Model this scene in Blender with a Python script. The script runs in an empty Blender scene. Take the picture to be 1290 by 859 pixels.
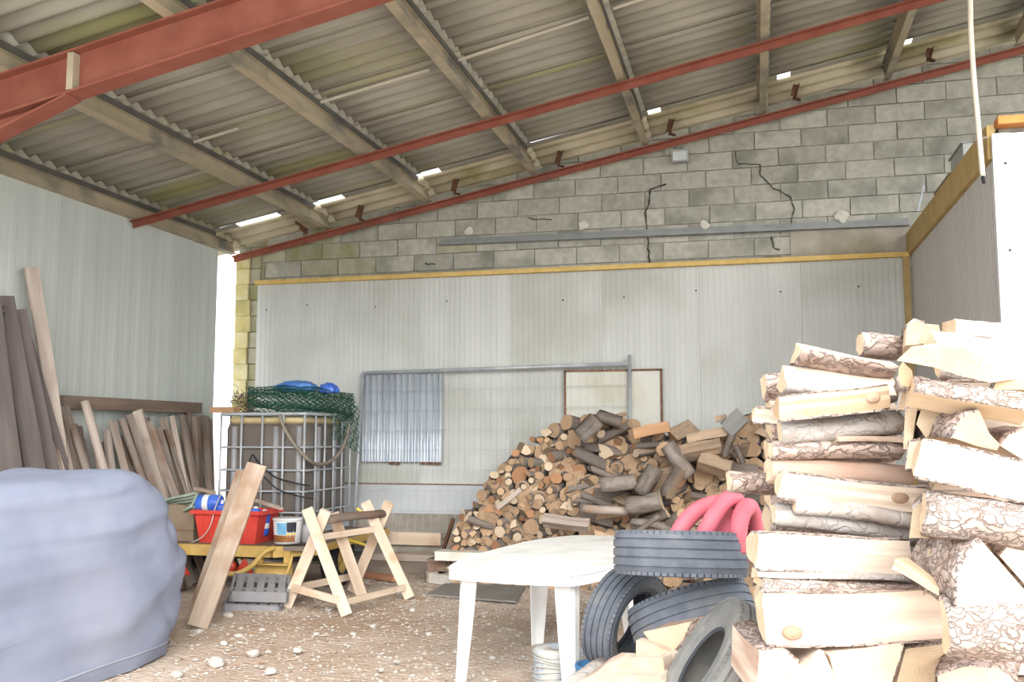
import bpy, bmesh, math, random
from mathutils import Vector, Matrix, noise as mnoise

# ------------------------------------------------------------------ camera
SC = bpy.context.scene
COL = SC.collection
FPX, IW, IH = 1200.0, 1290.0, 859.0
CAMZ = 1.5
PITCH = math.atan(120.5 / FPX)
YAW = math.atan(307.0 / FPX * math.cos(PITCH))
cam_data = bpy.data.cameras.new('camera')
cam_data.sensor_width = 36.0
cam_data.sensor_fit = 'HORIZONTAL'
cam_data.lens = FPX / IW * 36.0
cam_data.clip_end = 500
cam = bpy.data.objects.new('camera', cam_data)
COL.objects.link(cam)
cam.location = (0, 0, CAMZ)
cam.rotation_euler = (math.pi / 2 + PITCH, 0, YAW)
SC.camera = cam

# ------------------------------------------------------------------ overcast sky
world = bpy.data.worlds.new('overcast_sky')
SC.world = world
world.use_nodes = True
_bg = world.node_tree.nodes['Background']
_bg.inputs['Color'].default_value = (0.90, 0.95, 1.0, 1)
_bg.inputs['Strength'].default_value = 1.0
# soft hazy sun behind the photographer, through thin cloud
sun_d = bpy.data.lights.new('hazy_sun', 'SUN')
sun_d.energy = 1.5
sun_d.angle = math.radians(50)
sun_d.color = (1.0, 0.95, 0.88)
sun = bpy.data.objects.new('hazy_sun', sun_d)
COL.objects.link(sun)
sun.rotation_euler = (math.radians(58), 0, math.radians(22))
SC.view_settings.view_transform = 'Standard'
SC.view_settings.look = 'None'
SC.view_settings.gamma = 1.0
SC.view_settings.use_curve_mapping = False
SC.view_settings.exposure = 2.05

# ------------------------------------------------------------------ pixel -> direction helpers
CP = Vector((0, 0, CAMZ))
FW = Vector((-math.sin(YAW) * math.cos(PITCH), math.cos(YAW) * math.cos(PITCH), math.sin(PITCH)))
RT = Vector((math.cos(YAW), math.sin(YAW), 0))
UPV = RT.cross(FW)
def ray(px, py):
    return FW + RT * ((px - IW / 2) / FPX) - UPV * ((py - IH / 2) / FPX)
def onY(px, py, Y):
    r = ray(px, py); return CP + r * (Y / r.y)
def onX(px, py, X):
    r = ray(px, py); return CP + r * (X / r.x)
def onZ(px, py, z):
    r = ray(px, py); return CP + r * ((z - CAMZ) / r.z)
def atD(px, py, d):
    return CP + ray(px, py) * d

# ------------------------------------------------------------------ mesh builder
class MB:
    def __init__(s):
        s.v = []; s.f = []; s.m = []; s.s = []
    def add(s, vs, fs, mi=0, smooth=False):
        o = len(s.v); s.v += [tuple(p) for p in vs]
        for f in fs:
            s.f.append([i + o for i in f]); s.m.append(mi); s.s.append(smooth)
        return s
    def box(s, c, d, rot=None, mi=0):
        x, y, z = d[0] / 2, d[1] / 2, d[2] / 2
        p = [Vector(q) for q in ((-x,-y,-z),(x,-y,-z),(x,y,-z),(-x,y,-z),(-x,-y,z),(x,-y,z),(x,y,z),(-x,y,z))]
        if rot is not None: p = [rot @ q for q in p]
        c = Vector(c)
        return s.add([q + c for q in p], [(3,2,1,0),(4,5,6,7),(0,1,5,4),(1,2,6,5),(2,3,7,6),(3,0,4,7)], mi)
    def bar(s, a, b, w, h, up=(0,0,1), mi=0):
        a, b = Vector(a), Vector(b)
        R = frame(b - a, up)
        return s.box((a + b) / 2, ((b - a).length, w, h), R, mi)
    def prism(s, pts, vec, mi=0):
        pts = [Vector(p) for p in pts]; n = len(pts); vec = Vector(vec)
        return s.add(pts + [p + vec for p in pts],
                     [tuple(range(n))[::-1], tuple(range(n, 2 * n))] + [(i, (i + 1) % n, n + (i + 1) % n, n + i) for i in range(n)], mi)
    def tube(s, path, r, n=8, mi=0, cap=True, smooth=True):
        path = [Vector(p) for p in path]
        rs = r if isinstance(r, (list, tuple)) else [r] * len(path)
        vs = []; t0 = None; u = None
        for i, p in enumerate(path):
            t = (path[min(i + 1, len(path) - 1)] - path[max(i - 1, 0)]).normalized()
            if u is None:
                u = t.orthogonal().normalized()
            else:
                u = (u - t * u.dot(t))
                u = u.normalized() if u.length > 1e-6 else t.orthogonal().normalized()
            w = t.cross(u)
            for k in range(n):
                a = 2 * math.pi * k / n
                vs.append(p + (u * math.cos(a) + w * math.sin(a)) * rs[i])
        fs = []
        for i in range(len(path) - 1):
            for k in range(n):
                fs.append((i * n + k, i * n + (k + 1) % n, (i + 1) * n + (k + 1) % n, (i + 1) * n + k))
        s.add(vs, fs, mi, smooth)
        if cap:
            o = len(s.v) - len(vs)
            s.f.append([o + k for k in range(n)][::-1]); s.m.append(mi); s.s.append(False)
            q = o + (len(path) - 1) * n
            s.f.append([q + k for k in range(n)]); s.m.append(mi); s.s.append(False)
        return s
    def lathe(s, prof, n=32, mi=0, closed=False, smooth=True, M=None):
        vs = []
        for k in range(n):
            a = 2 * math.pi * k / n
            for r, z in prof:
                p = Vector((r * math.cos(a), r * math.sin(a), z))
                vs.append(M @ p if M else p)
        m = len(prof); fs = []
        for k in range(n):
            k2 = (k + 1) % n
            for i in range(m if closed else m - 1):
                j = (i + 1) % m
                fs.append((k * m + i, k2 * m + i, k2 * m + j, k * m + j))
        return s.add(vs, fs, mi, smooth)
    def mesh(s, name, mats):
        me = bpy.data.meshes.new(name)
        me.from_pydata(s.v, [], s.f)
        for m in (mats if isinstance(mats, (list, tuple)) else [mats]):
            me.materials.append(m)
        me.polygons.foreach_set('material_index', s.m)
        me.polygons.foreach_set('use_smooth', s.s)
        me.update()
        return me
    def build(s, name, mats, parent=None):
        return link(name, s.mesh(name, mats), parent)

def frame(d, up=(0, 0, 1)):
    x = Vector(d).normalized(); z = Vector(up); z = z - x * z.dot(x)
    z = z.normalized() if z.length > 1e-5 else x.orthogonal().normalized()
    y = z.cross(x)
    return Matrix((x, y, z)).transposed()
def link(name, data, parent=None):
    o = bpy.data.objects.new(name, data); COL.objects.link(o)
    if parent: o.parent = parent
    return o
def tag(o, label, cat, group=None):
    o['label'] = label; o['category'] = cat
    if group: o['group'] = group
    return o
def struct(o, label=None):
    o['kind'] = 'structure'
    if label: o['label'] = label
    return o
def thing(name, label, cat, loc=(0, 0, 0), rz=0, group=None):
    o = bpy.data.objects.new(name, None); COL.objects.link(o)
    o.location = loc; o.rotation_euler = (0, 0, rz); o.empty_display_size = .1
    return tag(o, label, cat, group)
def place(o, loc, R):
    o.matrix_world = Matrix.Translation(Vector(loc)) @ R.to_4x4()
    return o

# ------------------------------------------------------------------ materials
def C(h):
    h = h.lstrip('#'); c = [int(h[i:i + 2], 16) / 255 for i in (0, 2, 4)]
    return tuple(x / 12.92 if x <= .04045 else ((x + .055) / 1.055) ** 2.4 for x in c) + (1,)
def pmat(name, c1, c2, scale=4, stretch=(1, 1, 1), rough=.8, metal=0, bump=.2, bdist=.01, c3=None, s3=1.5, lo3=.5, hi3=.7,
         rand=.0, detail=6, lo=.35, hi=.65, st3=(1, 1, 1), fine=None, world_space=False, spec=.3):
    m = bpy.data.materials.new(name); m.use_nodes = True
    nt = m.node_tree; N = nt.nodes; L = nt.links
    b = N['Principled BSDF']
    b.inputs['Roughness'].default_value = rough; b.inputs['Metallic'].default_value = metal
    b.inputs['Specular IOR Level'].default_value = spec
    tc = N.new('ShaderNodeTexCoord'); oi = N.new('ShaderNodeObjectInfo')
    geo = N.new('ShaderNodeNewGeometry')
    sh = N.new('ShaderNodeVectorMath'); sh.operation = 'ADD'
    mu = N.new('ShaderNodeMath'); mu.operation = 'MULTIPLY'; mu.inputs[1].default_value = 37.0 if not world_space else 0.0
    L.new(oi.outputs['Random'], mu.inputs[0])
    L.new(geo.outputs['Position'] if world_space else tc.outputs['Object'], sh.inputs[0]); L.new(mu.outputs[0], sh.inputs[1])
    def noise(sc, st, det):
        mp = N.new('ShaderNodeMapping'); mp.inputs['Scale'].default_value = st
        L.new(sh.outputs[0], mp.inputs['Vector'])
        n = N.new('ShaderNodeTexNoise'); n.inputs['Scale'].default_value = sc; n.inputs['Detail'].default_value = det
        L.new(mp.outputs[0], n.inputs['Vector']); return n
    def ramp(src, a, b_):
        r = N.new('ShaderNodeMapRange'); r.inputs['From Min'].default_value = a; r.inputs['From Max'].default_value = b_
        L.new(src, r.inputs['Value']); return r.outputs['Result']
    def mix(f, a, b_, mode='MIX'):
        x = N.new('ShaderNodeMix'); x.data_type = 'RGBA'; x.blend_type = mode
        if isinstance(f, float): x.inputs[0].default_value = f
        else: L.new(f, x.inputs[0])
        for k, q in ((6, a), (7, b_)):
            if isinstance(q, tuple): x.inputs[k].default_value = q
            else: L.new(q, x.inputs[k])
        return x.outputs[2]
    n1 = noise(scale, stretch, detail)
    col = mix(ramp(n1.outputs['Fac'], lo, hi), C(c1), C(c2))
    if c3:
        n3 = noise(s3, st3, 4)
        col = mix(ramp(n3.outputs['Fac'], lo3, hi3), col, C(c3))
    if rand:
        hs = N.new('ShaderNodeHueSaturation')
        r = N.new('ShaderNodeMapRange'); r.inputs['To Min'].default_value = 1 - rand; r.inputs['To Max'].default_value = 1 + rand
        L.new(oi.outputs['Random'], r.inputs['Value']); L.new(r.outputs[0], hs.inputs['Value'])
        L.new(col, hs.inputs['Color']); col = hs.outputs['Color']
    L.new(col, b.inputs['Base Color'])
    if bump:
        bp = N.new('ShaderNodeBump'); bp.inputs['Strength'].default_value = bump; bp.inputs['Distance'].default_value = bdist
        h = n1.outputs['Fac']
        if fine:
            h = noise(fine, stretch, 3).outputs['Fac']
        L.new(h, bp.inputs['Height']); L.new(bp.outputs[0], b.inputs['Normal'])
    m['nodes_ready'] = True
    return m
def bark_mat(name, plate, crack, scale=14, stretch=(.45, 1, 1), bump=.8, dist=.02, c3=None, rand=.15):
    m = pmat(name, plate, crack, scale=20, stretch=(.35, 1, 1), detail=10, lo=.45, hi=.75, bump=0, c3=c3, s3=7, lo3=.45, hi3=.7, rough=.95, rand=rand, spec=.1)
    nt = m.node_tree; N = nt.nodes; L = nt.links
    b = N['Principled BSDF']; src = b.inputs['Base Color'].links[0].from_socket
    tc = N.new('ShaderNodeTexCoord'); oi = [n for n in N if n.type == 'OBJECT_INFO'][0]
    ad = N.new('ShaderNodeVectorMath'); ad.operation = 'ADD'
    nz = N.new('ShaderNodeTexNoise'); nz.inputs['Scale'].default_value = 16; nz.inputs['Detail'].default_value = 5
    mp = N.new('ShaderNodeMapping'); mp.inputs['Scale'].default_value = stretch
    L.new(tc.outputs['Object'], nz.inputs['Vector'])
    sc = N.new('ShaderNodeVectorMath'); sc.operation = 'SCALE'; sc.inputs['Scale'].default_value = .12
    L.new(nz.outputs['Color'], sc.inputs[0])
    L.new(tc.outputs['Object'], ad.inputs[0]); L.new(sc.outputs[0], ad.inputs[1])
    ad2 = N.new('ShaderNodeVectorMath'); ad2.operation = 'ADD'
    L.new(ad.outputs[0], ad2.inputs[0]); L.new(oi.outputs['Random'], ad2.inputs[1])
    L.new(ad2.outputs[0], mp.inputs['Vector'])
    vo = N.new('ShaderNodeTexVoronoi'); vo.feature = 'DISTANCE_TO_EDGE'; vo.inputs['Scale'].default_value = scale
    L.new(mp.outputs[0], vo.inputs['Vector'])
    r = N.new('ShaderNodeMapRange'); r.inputs['From Min'].default_value = -.02; r.inputs['From Max'].default_value = .10
    L.new(vo.outputs['Distance'], r.inputs['Value'])
    n2 = N.new('ShaderNodeTexNoise'); n2.inputs['Scale'].default_value = 60; L.new(mp.outputs[0], n2.inputs['Vector'])
    mx = N.new('ShaderNodeMix'); mx.data_type = 'RGBA'
    nb = N.new('ShaderNodeTexNoise'); nb.inputs['Scale'].default_value = 13; L.new(ad2.outputs[0], nb.inputs['Vector'])
    rb = N.new('ShaderNodeMapRange'); rb.inputs['From Min'].default_value = .42; rb.inputs['From Max'].default_value = .62; rb.inputs['To Max'].default_value = .6
    L.new(nb.outputs['Fac'], rb.inputs['Value'])
    mxm = N.new('ShaderNodeMath'); mxm.operation = 'MULTIPLY'
    inv = N.new('ShaderNodeMath'); inv.operation = 'SUBTRACT'; inv.inputs[0].default_value = 1; L.new(r.outputs[0], inv.inputs[1])
    L.new(inv.outputs[0], mxm.inputs[0]); L.new(rb.outputs[0], mxm.inputs[1])
    L.new(mxm.outputs[0], mx.inputs[0]); mx.inputs[7].default_value = C(crack); L.new(src, mx.inputs[6])
    L.new(mx.outputs[2], b.inputs['Base Color'])
    hh = N.new('ShaderNodeMath'); hh.operation = 'MULTIPLY_ADD'; hh.inputs[1].default_value = .25
    L.new(n2.outputs['Fac'], hh.inputs[0]); L.new(r.outputs[0], hh.inputs[2])
    bp = N.new('ShaderNodeBump'); bp.inputs['Strength'].default_value = bump; bp.inputs['Distance'].default_value = dist
    L.new(hh.outputs[0], bp.inputs['Height']); L.new(bp.outputs[0], b.inputs['Normal'])
    return m
def end_mat(name, c1, c2, ring=38, rand=.12):
    m = pmat(name, c1, c2, scale=9, rough=.9, bump=.25, bdist=.004, rand=rand, spec=.1)
    nt = m.node_tree; N = nt.nodes; L = nt.links
    b = N['Principled BSDF']; src = b.inputs['Base Color'].links[0].from_socket
    tc = N.new('ShaderNodeTexCoord')
    w = N.new('ShaderNodeTexWave'); w.wave_type = 'RINGS'; w.rings_direction = 'X'
    w.inputs['Scale'].default_value = ring; w.inputs['Distortion'].default_value = 3; w.inputs['Detail Scale'].default_value = 2
    L.new(tc.outputs['Object'], w.inputs['Vector'])
    r = N.new('ShaderNodeMapRange'); r.inputs['To Min'].default_value = .82; r.inputs['To Max'].default_value = 1.0
    L.new(w.outputs['Fac'], r.inputs['Value'])
    mx = N.new('ShaderNodeMix'); mx.data_type = 'RGBA'; mx.blend_type = 'MULTIPLY'; mx.inputs[0].default_value = 1
    L.new(src, mx.inputs[6]); L.new(r.outputs[0], mx.inputs[7]); L.new(mx.outputs[2], b.inputs['Base Color'])
    return m

GR = (.12, 1, 1)      # grain runs along local X
M = dict(
    dirt=pmat('dirt_floor', '#b9a798', '#cabbae', scale=5, c3='#a6917f', s3=.5, lo3=.45, hi3=.65, rough=1, bump=.9, bdist=.03, fine=26, world_space=True, spec=.05),
    block=pmat('concrete_block', '#a4a297', '#b5b3a8', scale=14, rough=.95, bump=.5, bdist=.006, rand=.13, c3='#87877c', s3=2.2, spec=.1, fine=60),
    block_moss=pmat('mossy_block', '#a09c88', '#b0ac97', scale=8, rough=.95, bump=.5, bdist=.006, rand=.1, c3='#8a8a5c', s3=2.5, lo3=.48, hi3=.75, st3=(1.6, 1, .5), spec=.1),
    mortar=pmat('mortar', '#9c988c', '#afab9f', scale=20, rough=1, bump=.4, spec=.05),
    render_patch=pmat('smooth_render', '#9b968a', '#aea89b', scale=5, rough=.9, bump=.2, c3='#857d69', s3=1.3, spec=.1),
    pier=pmat('mossy_render', '#bcae78', '#cbc29c', scale=5, c3='#8f8c55', s3=2.2, lo3=.5, hi3=.8, rough=.95, bump=.5, spec=.1),
    plinth=pmat('concrete_plinth', '#8c867c', '#a49d92', scale=7, rough=.95, bump=.4, spec=.1),
    panel=pmat('pale_panel', '#bfc1bd', '#c9cbc7', scale=1.2, stretch=(3, 3, .4), rough=.5, bump=0, c3='#b2b3ab', s3=.7, spec=.15),
    panel_low=pmat('pale_low_panel', '#b9bdc2', '#c5c8cc', scale=2, rough=.5, bump=0, c3='#a9aaa8', s3=.9, spec=.35),
    panel_left=pmat('grey_panel', '#babfba', '#c3c8c2', scale=1.5, stretch=(3, 3, .3), rough=.7, bump=0, rand=.03, spec=.12),
    panel_right=pmat('taupe_panel', '#aca8a3', '#b5b1ac', scale=2, stretch=(3, 3, .3), rough=.6, bump=0, rand=.03),
    white_metal=pmat('white_sheet_metal', '#d8dde0', '#e4e8ea', scale=2, rough=.4, bump=0),
    foam=pmat('yellow_foam_edge', '#c9a862', '#d6b877', scale=12, rough=.9, bump=.3),
    foam_dull=pmat('tan_edge_board', '#ab9260', '#b89f6d', scale=6, rough=.9, bump=.3),
    orange=pmat('orange_edge', '#c98146', '#d69a5c', scale=8, rough=.8, bump=.1),
    bounce_yard=pmat('pale_bounce_yard', '#bdb6aa', '#cbc5ba', scale=2, rough=1, bump=.3, world_space=True),  # unseen outer ground, made pale to bounce light under the roof
    fibre=pmat('fibre_cement', '#9b978c', '#aca89c', scale=3.5, stretch=(.5, 1.5, 1), rough=.95, bump=.3, rand=.05, c3='#98955f', s3=.9, lo3=.54, hi3=.8, st3=(.5, 1.6, 1), spec=.1),
    fibre_new=pmat('pale_fibre_cement', '#bdb49b', '#cdc4ad', scale=3, rough=.95, bump=.2, rand=.05, c3='#8d8558', s3=1.4, spec=.1),
    purlin=pmat('dusty_steel', '#a3977f', '#b3a68e', scale=5, stretch=(1, .2, 1), rough=.75, bump=.1, rand=.06, c3='#6f6d68', s3=2),
    purlin_dark=pmat('dark_steel_and_shade', '#55534e', '#63615b', scale=5, rough=.6, bump=.05),  # also colours the painted shadow line above the purlins
    redsteel=pmat('red_oxide_steel', '#834a3c', '#915748', scale=5, rough=.75, bump=.15, c3='#7d5142', s3=3, lo3=.55, hi3=.75, spec=.25),
    rust=pmat('rusty_steel', '#4e3a2f', '#6b4836', scale=16, rough=.95, bump=.4),
    galv=pmat('galvanised_steel', '#a3a8ac', '#b9bdc1', scale=6, rough=.45, metal=.25, bump=.05),
    zinc=pmat('corrugated_zinc', '#b9c1ca', '#cfd6dd', scale=3, stretch=(4, 4, .5), rough=.42, metal=.4, bump=0),
    ledge=pmat('grey_metal_strip', '#878988', '#969896', scale=6, rough=.6, metal=.2, bump=.1),
    white_board=pmat('white_board', '#c9c8bf', '#d4d3ca', scale=2, rough=.7, bump=0, c3='#bdb9a8', s3=2),
    brown_edge=pmat('brown_edge', '#6e523f', '#83654f', scale=10, rough=.9, bump=.2),
    cable=pmat('pale_cable_and_lit_edge', '#c9c1b1', '#d4cdbe', scale=5, rough=.6, bump=0),
    crack=pmat('crack_shadow', '#3c3a35', '#4a4841', scale=10, rough=1, bump=0, spec=0),
    foamblob=pmat('filler_foam', '#c5c2b4', '#d5d2c6', scale=20, rough=1, bump=.5),
    plastic_white=pmat('white_plastic', '#dfdfdc', '#ebebe9', scale=5, rough=.45, bump=.05, c3='#c9c6bd', s3=3, lo3=.55, hi3=.8, spec=.4),
    tyre=pmat('tyre_rubber', '#555a63', '#636871', scale=12, rough=.8, bump=.15, bdist=.003, c3='#7f7c78', s3=5, lo3=.52, hi3=.8, rand=.06, spec=.3),
    tyre_dusty=pmat('dusty_tyre_rubber', '#6f6f6e', '#7d7c79', scale=12, rough=.9, bump=.2, bdist=.003, c3='#949089', s3=4, lo3=.45, hi3=.7, spec=.2),
    groove=pmat('tyre_groove', '#3f4146', '#4a4b50', scale=10, rough=.95, bump=0, spec=.05),
    duct=pmat('pink_duct', '#bd5c69', '#c66c77', scale=6, rough=.6, bump=.1, spec=.3),
    tarp=pmat('grey_cover_fabric', '#808699', '#898fa2', scale=3, rough=.85, bump=.1, bdist=.004, fine=180, c3='#959aab', s3=1.2, spec=.15),
    tarp_hem=pmat('grey_cover_hem', '#8a8f9c', '#969ba6', scale=3, rough=.85, bump=.05),
    blue=pmat('blue_plastic', '#2f55b8', '#4a74d0', scale=6, rough=.35, bump=.1, spec=.5),
    blue_tarp=pmat('blue_tarpaulin', '#3d6fb5', '#5a8bd0', scale=8, rough=.4, bump=.5, bdist=.02, spec=.5),
    blue_dull=pmat('blue_drum_plastic', '#3b6f9c', '#4c82ad', scale=5, rough=.5, bump=.05),
    red=pmat('red_plastic', '#c33a30', '#cf4a3e', scale=4, rough=.45, bump=.02, spec=.4),
    yellow=pmat('yellow_paint', '#bd9d58', '#c9ab69', scale=5, rough=.55, bump=.1, c3='#a98752', s3=4, lo3=.55, hi3=.75),
    hose_yellow=pmat('yellow_hose', '#d8bb4a', '#e0c860', scale=5, rough=.5, bump=0),
    netting=pmat('green_net', '#1f5647', '#2c6b56', scale=6, rough=.6, bump=0, c3='#4d5b4a', s3=1.2, lo3=.5, hi3=.7),
    netting_brown=pmat('brown_net', '#5b5248', '#6b6155', scale=6, rough=.8, bump=0),
    hose=pmat('grey_brown_hose', '#7d7468', '#8d8477', scale=6, rough=.7, bump=.1),
    hose_green=pmat('grey_green_hose', '#7f9083', '#93a396', scale=6, rough=.6, bump=.1),
    wire=pmat('pale_wire', '#a3a096', '#b5b2a9', scale=6, rough=.5, bump=0),
    tank=pmat('stained_tank', '#5f5852', '#6d655e', scale=3, rough=.4, bump=.05, c3='#7b736a', s3=2, spec=.4),
    tank_rib=pmat('tank_rib', '#8d8c8f', '#9b9a9d', scale=3, rough=.4, bump=0, spec=.4),
    tank_top=pmat('tank_top', '#b9a67c', '#c6b48c', scale=6, rough=.6, bump=.1),
    rubber_black=pmat('black_rubber', '#26272a', '#303136', scale=8, rough=.85, bump=.1),
    tray=pmat('grey_tray', '#87868a', '#959498', scale=8, rough=.9, bump=.3, c3='#8d8a86', s3=4, spec=.2),
    carton=pmat('brown_carton', '#7b6b5a', '#8a7a68', scale=4, rough=.95, bump=.2),
    paint_white=pmat('white_pail', '#d0d2d4', '#dcdee0', scale=4, rough=.4, bump=0),
    paint_brown=pmat('brown_label', '#8d5a34', '#a06a40', scale=8, rough=.6, bump=0),
    paint_blue=pmat('sky_blue_label', '#5f9fc8', '#8cc0de', scale=8, rough=.6, bump=0),
    paint_black=pmat('dark_label', '#2d2f3a', '#3a3c48', scale=8, rough=.6, bump=0),
    paint_yellow=pmat('yellow_label', '#d9bf55', '#e3cc70', scale=8, rough=.6, bump=0),
    lamp_red=pmat('red_lens', '#a83020', '#b84030', scale=8, rough=.3, bump=0, spec=.6),
    twine=pmat('blue_grey_twine', '#8d949c', '#b4b8bb', scale=40, stretch=(1, 1, 3), rough=.95, bump=.6, c3='#c0bdb2', s3=5),
    stone=pmat('pale_stone', '#aea79e', '#c0bab2', scale=8, rough=.95, bump=.4, rand=.12),
    mat_grey=pmat('grey_mat', '#77746f', '#84817c', scale=5, rough=.95, bump=.2),
    light_body=pmat('floodlight_body', '#9b9d98', '#a8aaa5', scale=6, rough=.5, bump=0),
    light_glass=pmat('floodlight_glass', '#c9cfcf', '#d9dede', scale=6, rough=.15, bump=0, spec=.8),
    # timbers
    stake=pmat('weathered_wood', '#7f7168', '#968a80', scale=14, stretch=GR, rough=.95, bump=.5, bdist=.006, rand=.22, c3='#7b6252', s3=2.5, spec=.1),
    stake_pale=pmat('pale_weathered_wood', '#a2948a', '#b5a89d', scale=14, stretch=GR, rough=.95, bump=.4, bdist=.005, rand=.1, c3='#8f7560', s3=3, lo3=.55, hi3=.75, spec=.1),
    plank_dark=pmat('dark_stained_plank', '#5d5451', '#6c6360', scale=12, stretch=GR, rough=.85, bump=.3, rand=.08, spec=.15),
    rail=pmat('brown_rail_wood', '#75655a', '#877669', scale=12, stretch=GR, rough=.95, bump=.4, spec=.1),
    sawn=pmat('sawn_timber', '#c4b09b', '#d5c3b0', scale=12, stretch=GR, rough=.9, bump=.3, bdist=.004, rand=.08, c3='#b08a6a', s3=3, lo3=.58, hi3=.75, spec=.1),
    board=pmat('leaning_board_wood', '#a69484', '#b8a797', scale=12, stretch=GR, rough=.9, bump=.3, bdist=.004, rand=.08, c3='#94745c', s3=3, spec=.1),
    terra=pmat('reddish_plank', '#a87a5e', '#b88b70', scale=12, stretch=GR, rough=.9, bump=.3, spec=.1),
    # firewood, seasoned heap
    split_old=pmat('seasoned_split_wood', '#9a8570', '#ae9881', scale=14, stretch=GR, rough=.95, bump=.5, bdist=.008, rand=.28, c3='#83746a', s3=4, spec=.1),
    bark_old=bark_mat('seasoned_bark', '#857c75', '#5f564f', scale=30, rand=.25, c3='#766a61', bump=.4, dist=.01),
    end_old=end_mat('seasoned_log_end', '#a98c70', '#bfa284', rand=.2),
    end_pale=end_mat('pale_log_end', '#c9b397', '#d9c6ad', rand=.12),
    end_orange=end_mat('orange_log_end', '#a87c5c', '#bb8f6d', rand=.15),
    plank_orange=pmat('orange_split_wood', '#a98464', '#b99473', scale=14, stretch=GR, rough=.9, bump=.3, spec=.1),
    slab_grey=pmat('grey_slab_wood', '#7b7a78', '#8b8a88', scale=10, stretch=GR, rough=.95, bump=.3, spec=.1),
    # firewood, fresh stack
    split=pmat('fresh_split_wood', '#c8b4a2', '#d8c9b9', scale=16, stretch=GR, rough=.9, bump=.5, bdist=.008, rand=.06, c3='#a98c7c', s3=8, lo3=.5, hi3=.72, st3=(.14, 1.6, 1.6), spec=.1),
    split_yellow=pmat('yellow_split_wood', '#c7ad8f', '#d3bca1', scale=11, stretch=GR, rough=.9, bump=.4, bdist=.006, rand=.05, c3='#c89a66', s3=4, lo3=.6, hi3=.8, spec=.1),
    split_pink=pmat('pinkish_split_wood', '#a58b7b', '#b9a090', scale=13, stretch=GR, rough=.95, bump=.6, bdist=.01, rand=.08, c3='#9b7b68', s3=4, spec=.1),
    bark=bark_mat('plated_bark', '#b5a8a1', '#8d776c', scale=34, c3='#a89488', rand=.1, bump=.8, dist=.02),
    bark_brown=bark_mat('brown_bark', '#a8958b', '#856b5f', scale=26, stretch=(.22, 1, 1), c3='#b7a69d', rand=.12),
    bark_grey=bark_mat('grey_smooth_bark', '#b6b0ac', '#96897f', scale=16, stretch=(.5, 1, 1), bump=.4, c3='#978a82', rand=.1),
    end_yellow=end_mat('yellow_log_end', '#bd9f7f', '#caae90', rand=.05),
    end=end_mat('fresh_log_end', '#cbb396', '#d9c3a8', rand=.07),
    knot=end_mat('knot_wood', '#a3866f', '#b59a84', ring=70),
)
# ================================================================== STRUCTURE
SL = .196
SLA = math.atan(SL)
XL, YB = -6.3, 10.7
def zp(x): return 3.77 + SL * (x - XL)          # underside of the purlins
ROOF_H = .15

# ---- floor
def build_floor():
    xs = [-60, -30, -14, -9] + [-7 + .12 * i for i in range(105)] + [7.5, 14, 30, 60]
    ys = [-60, -30, -12, -5, 0, 2] + [3 + .12 * i for i in range(66)] + [12.5, 18, 30, 60]
    vs = []
    for y in ys:
        for x in xs:
            z = 0
            if -7 < x < 5.5 and 3 < y < 10.8:
                z = .022 * mnoise.noise((x * .9, y * .9, 0)) + .012 * mnoise.noise((x * 4, y * 4, 3))
            vs.append((x, y, z - .006))
    n = len(xs)
    fs = [(j * n + i, j * n + i + 1, (j + 1) * n + i + 1, (j + 1) * n + i) for j in range(len(ys) - 1) for i in range(n - 1)]
    mb = MB(); mb.add(vs, fs, 0, True)
    mb.m = [1 if (vs[f[0]][1] < 2 or vs[f[0]][0] > 5.4 or vs[f[0]][0] < -8.9 or vs[f[0]][1] > 12) else 0 for f in fs]
    return struct(mb.build('floor', [M['dirt'], M['bounce_yard']]), 'brown packed earth floor strewn with gravel and wood chips')
floor = build_floor()

# ---- back wall: mortar core, blocks, ribbed panels, plinth
def wall_top(x): return zp(x) + .13
mb = MB()
XR = 7.6
core = [(XL, YB + .02, 0), (XR, YB + .02, 0), (XR, YB + .02, wall_top(XR) - .02), (XL, YB + .02, wall_top(XL) - .02)]
mb.prism(core, (0, .18, 0))
wall_back = struct(mb.build('wall_back', M['mortar']), 'concrete block gable wall with ribbed pale panels below')
rnd = random.Random(4)
def clip_top(poly):
    out = []
    for i in range(len(poly)):
        a, b = poly[i], poly[(i + 1) % len(poly)]
        fa, fb = wall_top(a[0]) - a[1], wall_top(b[0]) - b[1]
        if fa >= 0: out.append(a)
        if fa * fb < 0:
            t = fa / (fa - fb); out.append((a[0] + (b[0] - a[0]) * t, a[1] + (b[1] - a[1]) * t))
    return out
full_block = None
for k in range(-1, 17):
    z0 = 3.48 + .2 * k
    off = -2.138 + (.2 if k % 2 == 0 else 0) + rnd.uniform(-.03, .03)
    for i in range(-10, 21):
        x0 = off + .497 * i; x1 = x0 + .485
        if x1 < XL + .05 or x0 > XR - .05: continue
        x0 = max(x0, XL + .005); x1 = min(x1, XR - .005)
        za, zb = z0 + .006, z0 + .194
        if za > wall_top(x1): continue
        if k <= 0 and x0 > .40 and x1 < 2.2 and z0 > 3.3: continue          # smooth rendered patch here
        px = (x0 + x1) / 2
        poly = clip_top([(x0, za), (x1, za), (x1, zb), (x0, zb)])
        if len(poly) < 3 or max(p[1] for p in poly) - min(p[1] for p in poly) < .03: continue
        c = Vector((px, YB, (za + zb) / 2)); dy = rnd.uniform(-.008, .006)
        b = MB()
        b.prism([(p[0] - c.x, dy, p[1] - c.z) for p in poly], (0, .06, 0))
        moss = (px < -4.6 and rnd.random() < .75) or (rnd.random() < .3 and -4.6 < px < -3.4)
        o = b.build('concrete_block', M['block_moss' if moss else 'block'], wall_back); o.location = c
mb = MB(); mb.box((1.32, YB - .0, 3.56), (1.8, .05, .34)); mb.build('render_patch', M['render_patch'], wall_back)
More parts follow.
